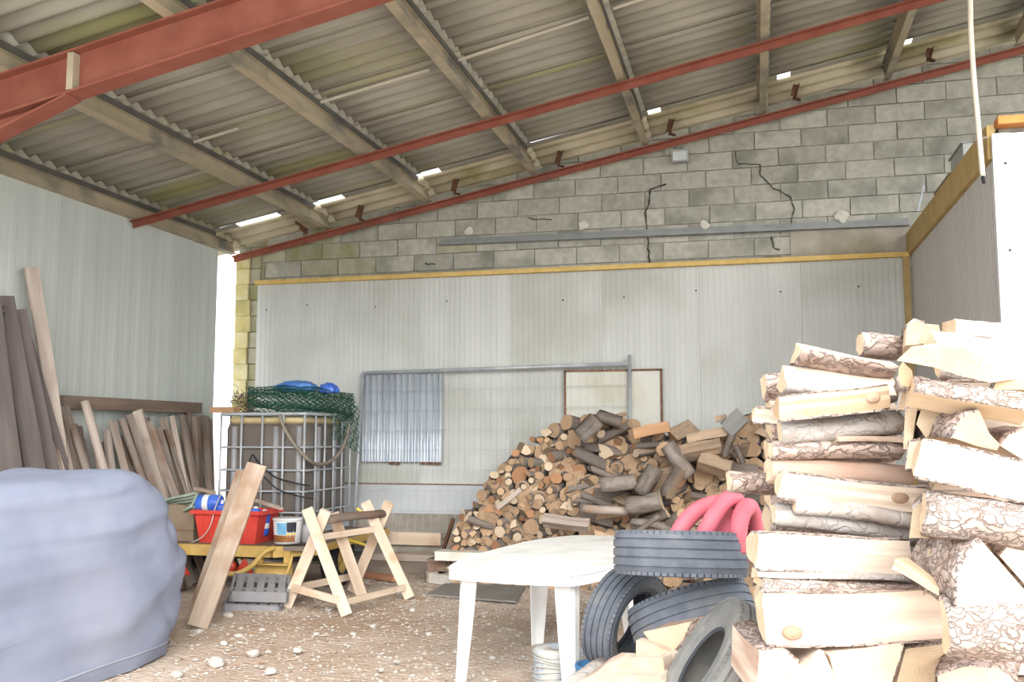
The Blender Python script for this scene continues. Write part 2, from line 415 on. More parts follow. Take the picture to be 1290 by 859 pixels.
# pale ribbed insulated panels
def rib_panel(w, h, n, depth=.008):
    """panel lying in x-z, ribs vertical, front face towards -y"""
    p = w / n; prof = []
    for i in range(n):
        prof += [(i * p, 0), (i * p + p * .5, 0), (i * p + p * .6, -depth), (i * p + p * .9, -depth)]
    prof.append((w, 0))
    m = len(prof); vs = [(x, y, 0) for x, y in prof] + [(x, y, h) for x, y in prof]
    b = MB(); b.add(vs, [(i, i + 1, m + i + 1, m + i) for i in range(m - 1)])
    b.add([(0, 0, 0), (w, 0, 0), (w, .05, 0), (0, .05, 0), (0, 0, h), (w, 0, h), (w, .05, h), (0, .05, h)], [(3, 2, 1, 0), (4, 5, 6, 7), (1, 2, 6, 5), (2, 3, 7, 6), (3, 0, 4, 7)])
    return b
PX0, PX1, PZ1 = -5.98, 1.60, 3.38
npan = 7; pw = (PX1 - PX0) / npan
me = rib_panel(pw - .002, PZ1 - .955, 17, .004).mesh('panel', M['panel'])
for i in range(npan):
    o = link('panel', me, wall_back); o.location = (PX0 + i * pw, YB - .08, .955)
me = rib_panel(pw * 3.5 - .006, .345, 2, .003).mesh('low_panel', M['panel_low'])
for i in range(2):
    o = link('low_panel', me, wall_back); o.location = (PX0 + i * pw * 3.5, YB - .08, .60)
mb = MB(); mb.box(((PX0 + PX1) / 2, YB - .04, .30), (PX1 - PX0, .12, .62)); mb.build('plinth', M['plinth'], wall_back)
mb = MB(); mb.box(((PX0 + PX1) / 2, YB - .085, .95), (PX1 - PX0, .02, .012)); mb.build('joint_strip', M['brown_edge'], wall_back)
rs = random.Random(8)
scr = MB(); scr.lathe([(0, 0), (.011, 0), (.008, .008), (0, .01)], 8); sme = scr.mesh('screw', M['purlin_dark'])
for x in (-5.85, -5.3, -4.4, -3.5, -2.1, -1.4, -.6, .3, 1.1):
    o = link('screw', sme, wall_back); o.location = (x, YB - .085, 3.08 + rs.uniform(-.03, .03)); o.rotation_euler = (math.pi / 2, 0, 0)
# mossy pier at the open corner
rp = random.Random(21)
z = 0
while z < wall_top(-6.3) - .15:
    h = .2
    b = MB(); w = rp.uniform(.17, .21)
    b.box((0, 0, 0), (w, .10, h - .004)); o = b.build('pier_block', M['pier'], wall_back); o.location = (-6.295 + w / 2 + rp.uniform(0, .012), YB - .03, z + h / 2)
    b = MB(); b.box((0, 0, 0), (.13 + rp.uniform(-.02, .01), .06, h - .01)); o = b.build('pier_block', M['block_moss'], wall_back)
    o.location = (-6.295 + w + .08, YB - .02, z + h / 2); z += h
# cracks in the blockwork
def crack(pxs, w=.012):
    b = MB(); pts = [onY(x, y, YB - .012) for x, y in pxs]; r = random.Random(len(pxs))
    fine = []
    for a, c in zip(pts, pts[1:]):
        for t in (0, .33, .66): fine.append(a.lerp(c, t) + Vector((r.uniform(-.01, .01), 0, r.uniform(-.01, .01))))
    fine.append(pts[-1])
    for a, c in zip(fine, fine[1:]): b.bar(a, c, .006, w * r.uniform(.6, 1.3), up=(0, 0, 1) if abs((c - a).normalized().z) < .7 else (1, 0, 0))
    b.build('crack', M['crack'], wall_back)
crack([(840, 233), (818, 238), (818, 258), (813, 268), (815, 280), (816, 300), (817, 318), (819, 336)], .016)
crack([(927, 190), (929, 206), (957, 207), (958, 222), (975, 237), (996, 247), (1000, 262), (997, 285), (999, 326)], .012)
crack([(972, 298), (975, 312), (982, 315)], .014)
crack([(665, 275), (695, 277)], .01)
crack([(535, 332), (548, 333)], .014)
def blob(name, px, py, Y, r, mat, parent, seed):
    b = MB(); rr = random.Random(seed)
    bm = bmesh.new(); bmesh.ops.create_icosphere(bm, subdivisions=2, radius=r)
    for v in bm.verts: v.co *= 1 + .5 * mnoise.noise(v.co * 18 + Vector((seed, 0, 0))); v.co.y *= .35
    me = bpy.data.meshes.new(name); bm.to_mesh(me); bm.free(); me.materials.append(mat)
    o = link(name, me, parent); o.location = onY(px, py, Y); return o
for i, (px, py, r) in enumerate(((735, 283, .06), (1060, 272, .07), (590, 291, .05), (888, 283, .05))):
    blob('filler_blob', px, py, YB - .03, r, M['foamblob'], wall_back, i + 3)

# ---- trims on the back wall
mb = MB(); mb.box(((PX0 + PX1) / 2, YB - .09, 3.405), (PX1 - PX0 + .02, .11, .05))
struct(mb.build('trim_1', M['foam']), 'yellow foam edge along the top of the pale wall panels')
mb = MB(); mb.box((1.575, YB - .09, 2.0), (.06, .11, 2.76))
struct(mb.build('trim_2', M['foam_dull']), 'tan edge strip down the corner of the pale wall panels')
mb = MB(); mb.bar((-3.62, YB - .045, 3.785), (1.63, YB - .045, 3.735), .09, .02); mb.bar((-3.62, YB - .02, 3.815), (1.63, YB - .02, 3.765), .02, .09)
struct(mb.build('trim_3', M['ledge']), 'grey metal strip running across the block wall')

# ---- left wall
wl = MB(); wl.box((XL - .09, 6.6, 1.7), (.02, 7.2, 3.4))
wall_left = struct(wl.build('wall_left', M['panel_left']), 'grey ribbed metal wall on the low side of the shed')
nl = 8; lw = (10.22 - 3.0) / nl
me = rib_panel(lw - .003, zp(XL) + .1, 5, .0025).mesh('panel', M['panel_left'])
for i in range(nl):
    o = link('panel', me, wall_left); o.location = (XL, 10.22 - (i) * lw, 0); o.rotation_euler = (0, 0, -math.pi / 2)
for o in wall_left.children: o.rotation_euler = (0, 0, math.pi / 2); o.location.y -= lw
# ---- right partition (back of a lined room), end face white
XC, YC, ZC = 1.637, 7.02, 3.64
wr = MB(); wr.box((XC + .06, (YC + YB - .1) / 2, ZC / 2 - .02), (.1, YB - .14 - YC, ZC - .06))
wall_right = struct(wr.build('wall_right', M['panel_right']), 'taupe ribbed side of the boarded room beside the back wall')
n = 4; w = (YB - .1 - YC) / n
me = rib_panel(w - .006, ZC - .24, 14, .006).mesh('panel', M['panel_right'])
for i in range(n):
    o = link('panel', me, wall_right); o.location = (XC, YC + (i + 1) * w, 0); o.rotation_euler = (0, 0, -math.pi / 2)
mb = MB(); mb.bar((XC - .015, YC - .01, ZC - .12), (XC - .015, YB - .02, ZC - .12), .05, .24); mb.build('top_board', M['foam_dull'], wall_right)
mb = MB(); mb.box((XC + 1.6, YC - .03, ZC / 2 - .04), (3.1, .06, ZC - .08)); mb.build('end_panel', M['white_metal'], wall_right)
mb = MB(); mb.box((XC + .03, YC - .045, ZC / 2 - .04), (.1, .035, ZC - .08)); mb.build('corner_profile', M['white_metal'], wall_right)
mb = MB(); mb.box((XC + 1.6, YC - .02, ZC + .01), (3.16, .12, .055)); mb.build('orange_capping', M['orange'], wall_right)
mb = MB(); mb.box((XC + 1.6, (YC + YB) / 2, ZC - .02), (3.1, YB - YC - .1, .04)); mb.build('room_top', M['plinth'], wall_right)
for z in (3.35, 2.75, 2.15): 
    o = link('screw', sme, wall_right); o.location = (XC + .055, YC - .062, z); o.rotation_euler = (math.pi / 2, 0, 0)

# ---- roof
ceiling = bpy.data.objects.new('ceiling', None); COL.objects.link(ceiling)
struct(ceiling, 'sloping corrugated fibre cement roof on steel purlins')
PUR = [XL + 1.29 * k for k in range(12)]
SW, WP = .885, .177
L_sheet = 1.29 / math.cos(SLA) + .14
def sheet_mesh(name, Ln, ny, mat, amp=.026):
    ns = ny * 8; vs = []; 
    for x in (-Ln / 2, Ln / 2):
        for dz in (0, .007):
            for i in range(ns + 1):
                y = -ny * WP / 2 + ny * WP * i / ns
                vs.append((x, y, amp * math.sin(2 * math.pi * y / WP) + dz))
    n = ns + 1; b = MB()
    fs = [(i, 2 * n + i, 2 * n + i + 1, i + 1) for i in range(ns)] + [(n + i, n + i + 1, 3 * n + i + 1, 3 * n + i) for i in range(ns)]
    fs += [(i, i + 1, n + i + 1, n + i) for i in range(ns)] + [(2 * n + i, 3 * n + i, 3 * n + i + 1, 2 * n + i + 1) for i in range(ns)]
    fs += [(0, n, 3 * n, 2 * n), (ns, 2 * n + ns, 3 * n + ns, n + ns)]
    b.add(vs, fs, 0, True); return b.mesh(name, mat)
sm = sheet_mesh('roof_sheet', L_sheet, 5, M['fibre'])
Y_END = 10.12
NROW = 9
rr = random.Random(2)
for k in range(-1, 11):
    xc = XL + 1.29 * (k + .5)
    for r in range(NROW):
        yc = Y_END - SW * (r + .5)
        o = link('roof_sheet', sm, ceiling)
        o.location = (xc, yc, zp(xc) + ROOF_H + .075 + rr.uniform(0, .006))
        o.rotation_euler = (0, -SLA + .008, 0)
# verge sheets over the wall head, tilted down to it
vm = sheet_mesh('verge_sheet', L_sheet, 3, M['fibre_new'], .02)
for k in range(-1, 11):
    xc = XL + 1.29 * (k + .5)
    o = link('verge_sheet', vm, ceiling)
    R = Matrix.Rotation(-SLA + .008, 3, 'Y') @ Matrix.Rotation(-.22, 3, 'X')
    place(o, (xc, Y_END + .085 + .26, zp(xc) + ROOF_H - .0), R)
# closing strips over the gap, left out where daylight shows
gaps = [(onY(a, y, Y_END).x, onY(b, y, Y_END).x) for a, b, y in ((297, 349, 297), (394, 431, 261), (524, 553, 225), (816, 832, 150), (979, 996, 100), (1118, 1150, 58))]
xs = [XL - 1.0] + [q for g in gaps for q in g] + [7.6]
for i in range(0, len(xs), 2):
    a, b = xs[i], xs[i + 1]
    mb = MB(); mb.bar((a, Y_END + .045, zp(a) + ROOF_H + .07), (b, Y_END + .045, zp(b) + ROOF_H + .07), .11, .016); mb.build('closing_strip', M['fibre'], ceiling)
# purlins (I sections)
def i_section(b, a, c, w, h, tw=.012, tf=.012, up=(0, 0, 1), mi=0):
    a, c = Vector(a), Vector(c); R = frame(c - a, up); zv = R @ Vector((0, 0, 1))
    b.bar(a, c, tw, h - 2 * tf, up, mi)
    for s in (-1, 1): b.bar(a + zv * s * (h / 2 - tf / 2), c + zv * s * (h / 2 - tf / 2), w, tf, up, mi)
pm = MB(); i_section(pm, (0, 0, 0), (0, 8.35, 0), .075, ROOF_H, .02)
pme = pm.mesh('purlin', M['purlin'])
for x in PUR:
    o = link('purlin', pme, ceiling); o.location = (x, 2.2, zp(x) + ROOF_H / 2); o.rotation_euler = (0, -SLA, 0)
    b = MB(); b.box((x, 2.2 + 3.95, zp(x) + ROOF_H + .025), (.07, 7.9, .05)); b.build('shade_strip', M['purlin_dark'], ceiling)  # dark strip added to paint the shadow line between purlin and sheets
# red angle bars under the purlins
for name, Y, dz in (('red_brace', 8.5, -.035), ('red_brace', 10.50, -.04)):
    mb = MB(); a, c = (XL + .03, Y, zp(XL) + dz), (7.6, Y, zp(7.6) + dz)
    mb.bar(a, c, .07, .012); mb.bar((a[0], Y + .03, a[2] - .03), (c[0], Y + .03, c[2] - .03), .012, .07)
    mb.build(name, M['redsteel'], ceiling)
# main rafter with haunch, stiffener and post
YR = 5.4; RH = .30
mb = MB(); i_section(mb, (XL - .05, YR, zp(XL - .05) - RH / 2 - .003), (7.6, YR, zp(7.6) - RH / 2 - .003), .15, RH, .014, .016)
mb.build('rafter', M['redsteel'], ceiling)
hx = -4.48
mb = MB()
zb0, zb1 = zp(hx) - RH, zp(XL) - RH
mb.prism([(hx, YR - .007, zb0), (XL + .05, YR - .007, zb1), (XL + .05, YR - .007, zb1 - .30)], (0, .014, 0))
mb.bar((hx, YR, zb0 - .01), (XL + .05, YR, zb1 - .31), .15, .016)
mb.build('haunch', M['redsteel'], ceiling)
mb = MB(); mb.box((hx + .02, YR - .04, zp(hx) - RH / 2), (.05, .066, RH - .04)); mb.build('stiffener', M['purlin'], ceiling)
mb = MB(); i_section(mb, (XL + .12, YR, 0), (XL + .12, YR, zp(XL) - RH), .15, .2, up=(1, 0, 0)); mb.build('post', M['redsteel'], ceiling)
# pale strips painting the daylight that shows along the sheet joint
jy = [(240, 180), (395, 131), (540, 89), (572, 77), (650, 51), (745, 21)]
for (x0, y0), (x1, y1) in (((238, 181), (300, 162)), ((390, 133), (541, 88)), ((574, 77), (742, 22)), ((772, 11), (812, -2))):
    pts = []
    for X, Yp in ((x0, y0), (x1, y1)):
        # meet the plane of the sheets' underside
        r = ray(X, Yp); t = (3.77 + SL * (0 - XL) + ROOF_H + .035 - CAMZ) / (r.z - SL * r.x); pts.append(CP + r * t)
    ymean = 7.35
    mb = MB(); mb.bar(pts[0], pts[1], .022, .018); mb.build('lit_edge_strip', M['cable'], ceiling)
# rusty hangers at the wall head
for px, py in ((455, 268), (575, 235), (706, 200), (846, 160), (1003, 115), (1172, 66)):
    c = onY(px, py, 10.42); mb = MB()
    mb.box((0, 0, 0), (.012, .10, .17)); mb.box((.03, 0, -.08), (.07, .06, .012)); mb.box((-.03, -.03, .0), (.05, .012, .15))
    o = mb.build('rusty_hanger', M['rust'], ceiling); o.location = c; o.rotation_euler = (.0, .25, .3)
# dark torn piece near the corner
c = onY(380, 285, 10.35); mb = MB(); mb.box((0, 0, 0), (.16, .1, .03)); mb.box((.05, 0, -.03), (.1, .08, .03))
o = mb.build('broken_piece', M['rust'], ceiling); o.location = c; o.rotation_euler = (0, .6, .2)
# ================================================================== FIREWOOD
def section(kind, T, W, roll, rng):
    """closed list of (y, z, is_bark) ring points; the flag belongs to the edge that starts there"""
    pts = []
    if kind == 'round':
        n = 14
        for i in range(n):
            a = 2 * math.pi * i / n; r = 1 + rng.uniform(-.06, .06)
            pts.append((math.cos(a) * r, math.sin(a) * r, True))
    elif kind == 'half':
        for i in range(9):
            a = math.pi * i / 8; r = 1 + rng.uniform(-.05, .05); pts.append((math.cos(a) * r, math.sin(a) * r, i < 8))
        for t in (.2, .4, .6, .8): pts.append((-1 + 2 * t, rng.uniform(-.07, .07), False))
    elif kind == 'wedge':
        h = math.radians(rng.uniform(36, 48))
        for i in range(7):
            a = math.pi / 2 - h + 2 * h * i / 6; r = 1 + rng.uniform(-.04, .04); pts.append((math.cos(a) * r, math.sin(a) * r, i < 6))
        e0, e1 = pts[-1], pts[0]
        for t in (.3, .65): pts.append((e0[0] * (1 - t) + rng.uniform(-.05, .05), e0[1] * (1 - t), False))
        pts.append((rng.uniform(-.05, .05), 0, False))
        for t in (.35, .7): pts.append((e1[0] * t + rng.uniform(-.05, .05), e1[1] * t, False))
    else:  # board
        q = [(-1, -1), (1, -1), (1, 1), (-1, 1)]
        for i in range(4):
            a, b = q[i], q[(i + 1) % 4]
            for t in (0, .33, .66): pts.append((a[0] + (b[0] - a[0]) * t + rng.uniform(-.07, .07), a[1] + (b[1] - a[1]) * t + rng.uniform(-.07, .07), False))
    c, s = math.cos(roll), math.sin(roll)
    pts = [(y * c - z * s, y * s + z * c, f) for y, z, f in pts]
    y0, y1 = min(p[0] for p in pts), max(p[0] for p in pts); z0, z1 = min(p[1] for p in pts), max(p[1] for p in pts)
    return [((y - (y0 + y1) / 2) / (y1 - y0) * W, (z - (z0 + z1) / 2) / (z1 - z0) * T, f) for y, z, f in pts]
def log_meshes(ring, L, seed, mats, nseg=8, jit=.06, taper=1.0, bark_t=.009, bow=.02, bark_child=True, skew=0.0, xo=None):
    """body mesh (split wood, bark bed, end grain) and the bark shell"""
    rng = random.Random(seed); n = len(ring)
    size = max(max(abs(p[0]) for p in ring), max(abs(p[1]) for p in ring))
    ph = [rng.uniform(0, 9) for _ in range(n)]; ph2 = rng.uniform(0, 9)
    rings = []; outer = []
    skews = [rng.uniform(-.5, .5) * size * .35 for _ in range(2)]
    for i in range(nseg + 1):
        t = i / nseg; x = (t - .5) * L; k = 1 + (taper - 1) * t
        oy = bow * L * math.sin(t * math.pi + ph2) * .5; oz = bow * L * math.sin(t * math.pi * 1.3 + ph2 * 2) * .5
        row = []; orow = []
        for j, (y, z, f) in enumerate(ring):
            g = 1 + jit * math.sin(t * 5 + ph[j]) * .6 + jit * mnoise.noise((t * 7, j * .9, seed * .37)) * 1.1
            xx = x
            if i in (0, nseg):
                xx += mnoise.noise((y * 30, z * 30, seed + i)) * .006 + (z + y * .5) / max(size, 1e-4) * skews[0 if i == 0 else 1] * .5
                xx += skew * z
            if xo: xx += xo[j]
            row.append(Vector((xx, y * k * g + oy, z * k * g + oz)))
            e = bark_t * (1 + .5 * mnoise.noise((t * 9, j, seed)))
            d = Vector((0, y, z)); d = d.normalized() * e if d.length > 0 else d
            inset = .006 if i == 0 else (-.006 if i == nseg else 0)
            orow.append(row[-1] + d + Vector((inset, 0, 0)))
        rings.append(row); outer.append(orow)
    b = MB()
    vs = [p for r in rings for p in r]; fs = []; 
    for i in range(nseg):
        for j in range(n):
            j2 = (j + 1) % n
            b_ = ring[j][2]
            fs.append(((i * n + j, i * n + j2, (i + 1) * n + j2, (i + 1) * n + j), b_))
    b.add(vs, [f for f, q in fs if not q], 0, False)
    o = len(b.v)
    for f, q in fs:
        if q: b.f.append(list(f)); b.m.append(1); b.s.append(True)
    for e, flip in ((0, True), (nseg, False)):
        c = sum(rings[e], Vector()) / n
        b.v.append(tuple(c)); ci = len(b.v) - 1
        for j in range(n):
            q = [e * n + j, e * n + (j + 1) % n, ci]
            b.f.append(q if not flip else q[::-1]); b.m.append(2); b.s.append(False)
    bb = None
    if bark_child and any(p[2] for p in ring):
        bb = MB(); runs = [j for j in range(n) if ring[j][2]]
        closed = len(runs) == n
        if not closed:
            st = [j for j in runs if not ring[(j - 1) % n][2]][0]
            idx = [st]
            while ring[idx[-1] % n][2]: idx.append((idx[-1] + 1) % n)
        else: idx = list(range(n)) + [0]
        m = len(idx); V = [outer[i][j] for i in range(nseg + 1) for j in idx] + [rings[i][j] * .999 for i in range(nseg + 1) for j in idx]
        S = (nseg + 1) * m; F = []
        for i in range(nseg):
            for j in range(m - 1): F.append((i * m + j, i * m + j + 1, (i + 1) * m + j + 1, (i + 1) * m + j))
            if not closed:
                F.append((i * m, (i + 1) * m, S + (i + 1) * m, S + i * m)); e = m - 1
                F.append((i * m + e, S + i * m + e, S + (i + 1) * m + e, (i + 1) * m + e))
        for j in range(m - 1):
            F.append((j, S + j, S + j + 1, j + 1)); q = nseg * m
            F.append((q + j, q + j + 1, S + q + j + 1, S + q + j))
        bb.add(V, F, 0, True)
    return b, bb
def make_log(name, label, cat, A, B, T, W, kind, roll, seed, mats, group=None, bark_child=True, up=(0, 0, 1), nseg=8, knot=None, **kw):
    A, B = Vector(A), Vector(B)
    ring = section(kind, T, W, roll, random.Random(seed))
    b, bb = log_meshes(ring, (B - A).length, seed, mats, nseg=nseg, bark_child=bark_child, **kw)
    o = tag(b.build(name, mats), label, cat, group)
    place(o, (A + B) / 2, frame(B - A, up))
    if bb: bb.build('bark', mats[1], o)
    if knot:
        kb = MB(); r = knot[2]
        kb.lathe([(0, .004), (r * .35, .006), (r * .5, .002), (r * .75, .004), (r, -.003), (r, -.02)], 14)
        ko = kb.build('knot', M['knot'], o); ko.location = (knot[0], -W / 2 + .004, knot[1]); ko.rotation_euler = (math.pi / 2, 0, 0); ko.scale = (1.4, 1, 1)
    return o
def end_log(name, label, cat, poly, d, vec, bark_edges, seed, mats, group=None, nseg=6):
    """a log seen end-on: its sawn face outlined, the body running off along vec"""
    P = [atD(x, y, d) for x, y in poly]; c = sum(P, Vector()) / len(P); vec = Vector(vec)
    R = frame(vec); Ri = R.transposed()
    loc = [Ri @ (p - c) for p in P]
    ring = [(p.y, p.z, i in bark_edges) for i, p in enumerate(loc)]; xo = [p.x for p in loc]
    area = sum(ring[i][0] * ring[(i + 1) % len(ring)][1] - ring[(i + 1) % len(ring)][0] * ring[i][1] for i in range(len(ring)))
    if area < 0:
        n = len(ring); xo = xo[::-1]; ring = [(ring[n - 1 - i][0], ring[n - 1 - i][1], (n - 2 - i) % n in bark_edges) for i in range(n)]
    b, bb = log_meshes(ring, vec.length, seed, mats, nseg=nseg, jit=.03, bark_child=True, xo=xo)
    o = tag(b.build(name, mats), label, cat, group)
    place(o, c + vec / 2, R)
    if bb: bb.build('bark', mats[1], o)
    return o
FR = [M['split'], M['bark'], M['end']]
FRY = [M['split_yellow'], M['bark'], M['end_yellow']]
FRB = [M['split'], M['bark_brown'], M['end']]
FRG = [M['split'], M['bark_grey'], M['end']]
FRP = [M['split_pink'], M['bark_brown'], M['end']]
PI = math.pi
# bark direction by roll (arc at +z for roll 0): 0 top, PI/2 faces -y (front), PI bottom, -PI/2 back
D1 = 3.32
def sl(label, x0, y0, x1, y1, tpx, kind, roll, mats, d=D1, d2=None, wf=1.0, seed=1, **kw):
    d2 = d if d2 is None else d2
    T = tpx * (d + d2) / 2 / FPX
    W = max(T * wf, .05)
    a, b = atD(x0, y0, d), atD(x1, y1, d2)
    back = Vector((FW.x, FW.y, 0)).normalized() * (W / 2)
    return make_log('split_log', label, 'log', a + back, b + back, T, W, kind, roll, seed, mats, **kw)
G = 'split logs in the tall foreground stack'
sl('white split log with plated bark below, topmost of the crosswise stack', 1010, 443, 1134, 463, 27, 'wedge', PI * .86, FRB, seed=11, wf=1.6, taper=.8)
sl('pinkish white split log under the topmost crosswise log', 992, 476, 1133, 489, 34, 'wedge', PI * 1.0, FRG, seed=12, wf=1.4)
sl('smooth pale yellow split log with a small brown knot', 983, 516, 1123, 498, 28, 'half', -PI / 2 + .15, FRY, seed=13, d=3.22, wf=1.2, jit=.02, knot=(.13, 0, .018))
sl('grey barked log wedged below the pale yellow split log', 986, 544, 1140, 533, 26, 'half', PI * .45, [M['split_pink'], M['bark_grey'], M['end']], seed=14, d=3.3)
sl('thin pale sliver of wood between two barked logs', 1056, 553, 1139, 553, 7, 'board', 0, FR, seed=15, d=3.28, wf=4)
sl('pinkish brown log with whitish bark patches', 975, 567, 1141, 566, 21, 'half', PI * .4, FRP, seed=16, d=3.3, wf=1.6)
sl('dark pinkish log with stringy fibrous bark', 974, 592, 1152, 604, 30, 'half', PI * .5, [M['split_pink'], M['split_pink'], M['end']], seed=17, d=3.3, wf=1.2, jit=.05)
sl('clean white split log with a dark oval knot', 985, 613, 1166, 630, 31, 'half', -PI / 2 + .2, FR, seed=18, d=3.2, jit=.02, wf=1.1, knot=(.16, .0, .02))
sl('thin grey barked branch in the crosswise stack', 1004, 636, 1152, 656, 15, 'round', 0, FRG, seed=19, d=3.22, bow=.03)
sl('grey and pink barked log under the thin branch', 978, 648, 1160, 675, 24, 'half', PI * .3, FRG, seed=20, d=3.26, wf=1.5)
sl('bright white broad split log with no bark showing', 956, 696, 1147, 702, 44, 'half', -PI / 2 + .1, FR, seed=21, d=3.14, jit=.02)
sl('narrow white split log with a bark line above', 957, 725, 1148, 733, 15, 'half', -PI * .1, FRG, seed=22, d=3.14, wf=3)
sl('flat bark strip lying on the largest white split log', 962, 738, 1184, 744, 10, 'half', 0, FR, seed=23, d=3.1, wf=5)
sl('largest white split log with a big swirled knot at one end', 966, 781, 1191, 775, 66, 'half', -PI / 2 + .12, FRB, seed=24, d=3.02, jit=.025, taper=.98, wf=.9, skew=-.15, knot=(-.2, -.045, .022))
BK = Vector((-.1, .45, 0))
end_log('split_log', 'barked log end below the largest white split log, beside the dusty tyre', 'log', [(958, 822), (985, 818), (1008, 836), (990, 872), (955, 880)], 3.05, BK, (0, 1), 31, FRB)
end_log('split_log', 'pale wedge log end directly under the swirled knot', 'log', [(1000, 850), (1036, 822), (1062, 880), (985, 880)], 3.0, BK, (), 32, FR)
end_log('split_log', 'broad pale log end in the bottom row of the stack', 'log', [(1046, 824), (1090, 819), (1138, 812), (1128, 850), (1120, 885), (1062, 885)], 3.0, BK, (2,), 33, FR)
end_log('split_log', 'shaded brown barked log beside the broad pale log end', 'log', [(1142, 815), (1196, 808), (1204, 832), (1180, 850), (1175, 885), (1124, 885)], 3.08, BK, (0, 1, 2, 3), 34, FRB)
# nearer column
D2 = 2.86
sl('pinkish split log jutting furthest out of the stack, above the red duct', 921, 608, 1010, 612, 23, 'half', PI / 2, FRP, d=3.5, seed=60)
sl('short white split log jutting out below the pale yellow log', 951, 522, 1020, 530, 17, 'half', -PI / 2 + .3, FR, d=3.45, seed=61)
sl('white split end jutting out beside the bright broad log', 948, 690, 1020, 694, 36, 'half', -PI / 2, FR, d=3.4, seed=62)
sl('white split log lying flat on the very top of the stack', 1204, 411, 1292, 418, 19, 'board', 0, FR, d=3.25, seed=41, wf=2)
sl('short white split log just below the topmost flat log', 1180, 427, 1262, 436, 24, 'wedge', PI, FR, d=3.15, seed=42, wf=1.5)
sl('rough grey barked log end behind the big yellow wedge', 1088, 433, 1140, 437, 26, 'round', 0, FRB, d=3.6, seed=43)
end_log('split_log', 'small orange tinted wedge end near the top of the stack', 'log', [(1141, 436), (1143, 412), (1152, 405), (1164, 408), (1160, 434)], 3.3, (.05, .45, 0), (1, 2), 44, FRY)
end_log('split_log', 'small pale log end beside the orange tinted wedge', 'log', [(1160, 434), (1166, 409), (1184, 411), (1188, 434)], 3.3, (.05, .45, 0), (0,), 45, FRY)
end_log('split_log', 'big yellow wedge log with its broad sawn face forward', 'log', [(1131, 455), (1151, 437), (1214, 439), (1240, 451), (1251, 468), (1247, 484), (1208, 474), (1178, 464)], 2.8, (.34, .22, .05), (), 46, FRY)
end_log('split_log', 'small round orange log end under the big yellow wedge', 'log', [(1131, 466), (1136, 457), (1148, 468), (1150, 480), (1144, 490), (1134, 486), (1131, 476)], 2.88, (.05, .4, 0), (4, 5), 47, FRY)
sl('pine log with large scaly bark plates under the big yellow wedge', 1160, 490, 1310, 518, 38, 'wedge', PI * .12, FRY, d=2.8, d2=2.72, seed=48, wf=1.7)
end_log('split_log', 'half log with arched grey bark and pale end', 'log', [(1252, 492), (1256, 480), (1270, 466), (1290, 463), (1312, 470), (1315, 492)], 2.84, (.08, .42, 0), (0, 1, 2, 3), 49, FRY)
end_log('split_log', 'pale triangular log end with bark on its curved back', 'log', [(1199, 551), (1206, 532), (1218, 522), (1233, 518), (1247, 546), (1260, 559), (1256, 566), (1231, 561)], 2.78, (-.06, .41, 0), (0, 1, 2), 50, FRY)
end_log('split_log', 'pale half log end with brown bark beside the triangular end', 'log', [(1262, 560), (1272, 546), (1295, 540), (1315, 545), (1315, 590), (1290, 578)], 2.8, (.02, .42, 0), (0, 1, 2), 51, FRB)
sl('long clean white split log in the nearer column', 1162, 577, 1312, 610, 47, 'half', -PI / 2 + .2, FR, d=2.78, d2=2.7, seed=52, jit=.02, wf=.9)
sl('log with wide cracked bark plates and a pale top edge', 1172, 647, 1312, 668, 52, 'half', PI * .42, FR, d=2.76, d2=2.68, seed=53, wf=.9)
end_log('split_log', 'large white triangular log end split by a dark crack', 'log', [(1204, 763), (1206, 720), (1220, 692), (1235, 680), (1255, 703), (1297, 751), (1297, 763)], 2.7, (-.05, .40, 0), (0, 1, 2), 54, FR)
sl('thin pale curled offcut tucked beside the triangular log end', 1138, 712, 1197, 747, 15, 'board', 0, FRY, d=2.95, d2=2.8, seed=55, wf=1.6, bow=.06, taper=.6)
sl('big log faced with rough whitish bark plates, near the bottom', 1204, 797, 1315, 806, 72, 'half', PI / 2, FR, d=2.66, d2=2.6, seed=56, wf=.8, bow=.005)
end_log('split_log', 'barked log in the dark gap at the bottom of the stack', 'log', [(1182, 850), (1215, 838), (1260, 840), (1280, 856), (1275, 890), (1185, 890)], 2.85, (.1, .42, 0), (0, 1, 2), 57, FRB)
end_log('split_log', 'shaded log end behind the large white triangular end', 'log', [(1258, 700), (1270, 688), (1296, 690), (1318, 700), (1318, 752), (1298, 745)], 2.92, (.05, .4, 0), (0, 1, 2, 3), 58, FRB)
for i, (pl, dd, lab) in enumerate((([(1140, 566), (1142, 520), (1152, 508), (1157, 514), (1150, 566)], 3.0, 'narrow upright split end between the two columns'),
                              ([(1143, 592), (1147, 560), (1160, 556), (1166, 590)], 2.9, 'small pale splinter end left of the long white log'),
                              ([(1154, 535), (1160, 515), (1205, 520), (1200, 548), (1165, 552)], 2.95, 'small barked log end behind the pale triangular end'),
                              ([(1130, 514), (1134, 492), (1166, 490), (1160, 516)], 3.05, 'small grey barked log behind the scaly pine log'),
                              ([(1146, 676), (1150, 640), (1168, 626), (1172, 676)], 2.92, 'small split end left of the wide bark plates'),
                              ([(1165, 748), (1168, 690), (1210, 684), (1206, 748)], 2.95, 'barked log end left of the large white triangular end'))):
    end_log('split_log', lab, 'log', pl, dd, (.08, .42, 0), (0, 1) if i % 2 else (1,), 70 + i, FRG if i in (2, 3) else FR)
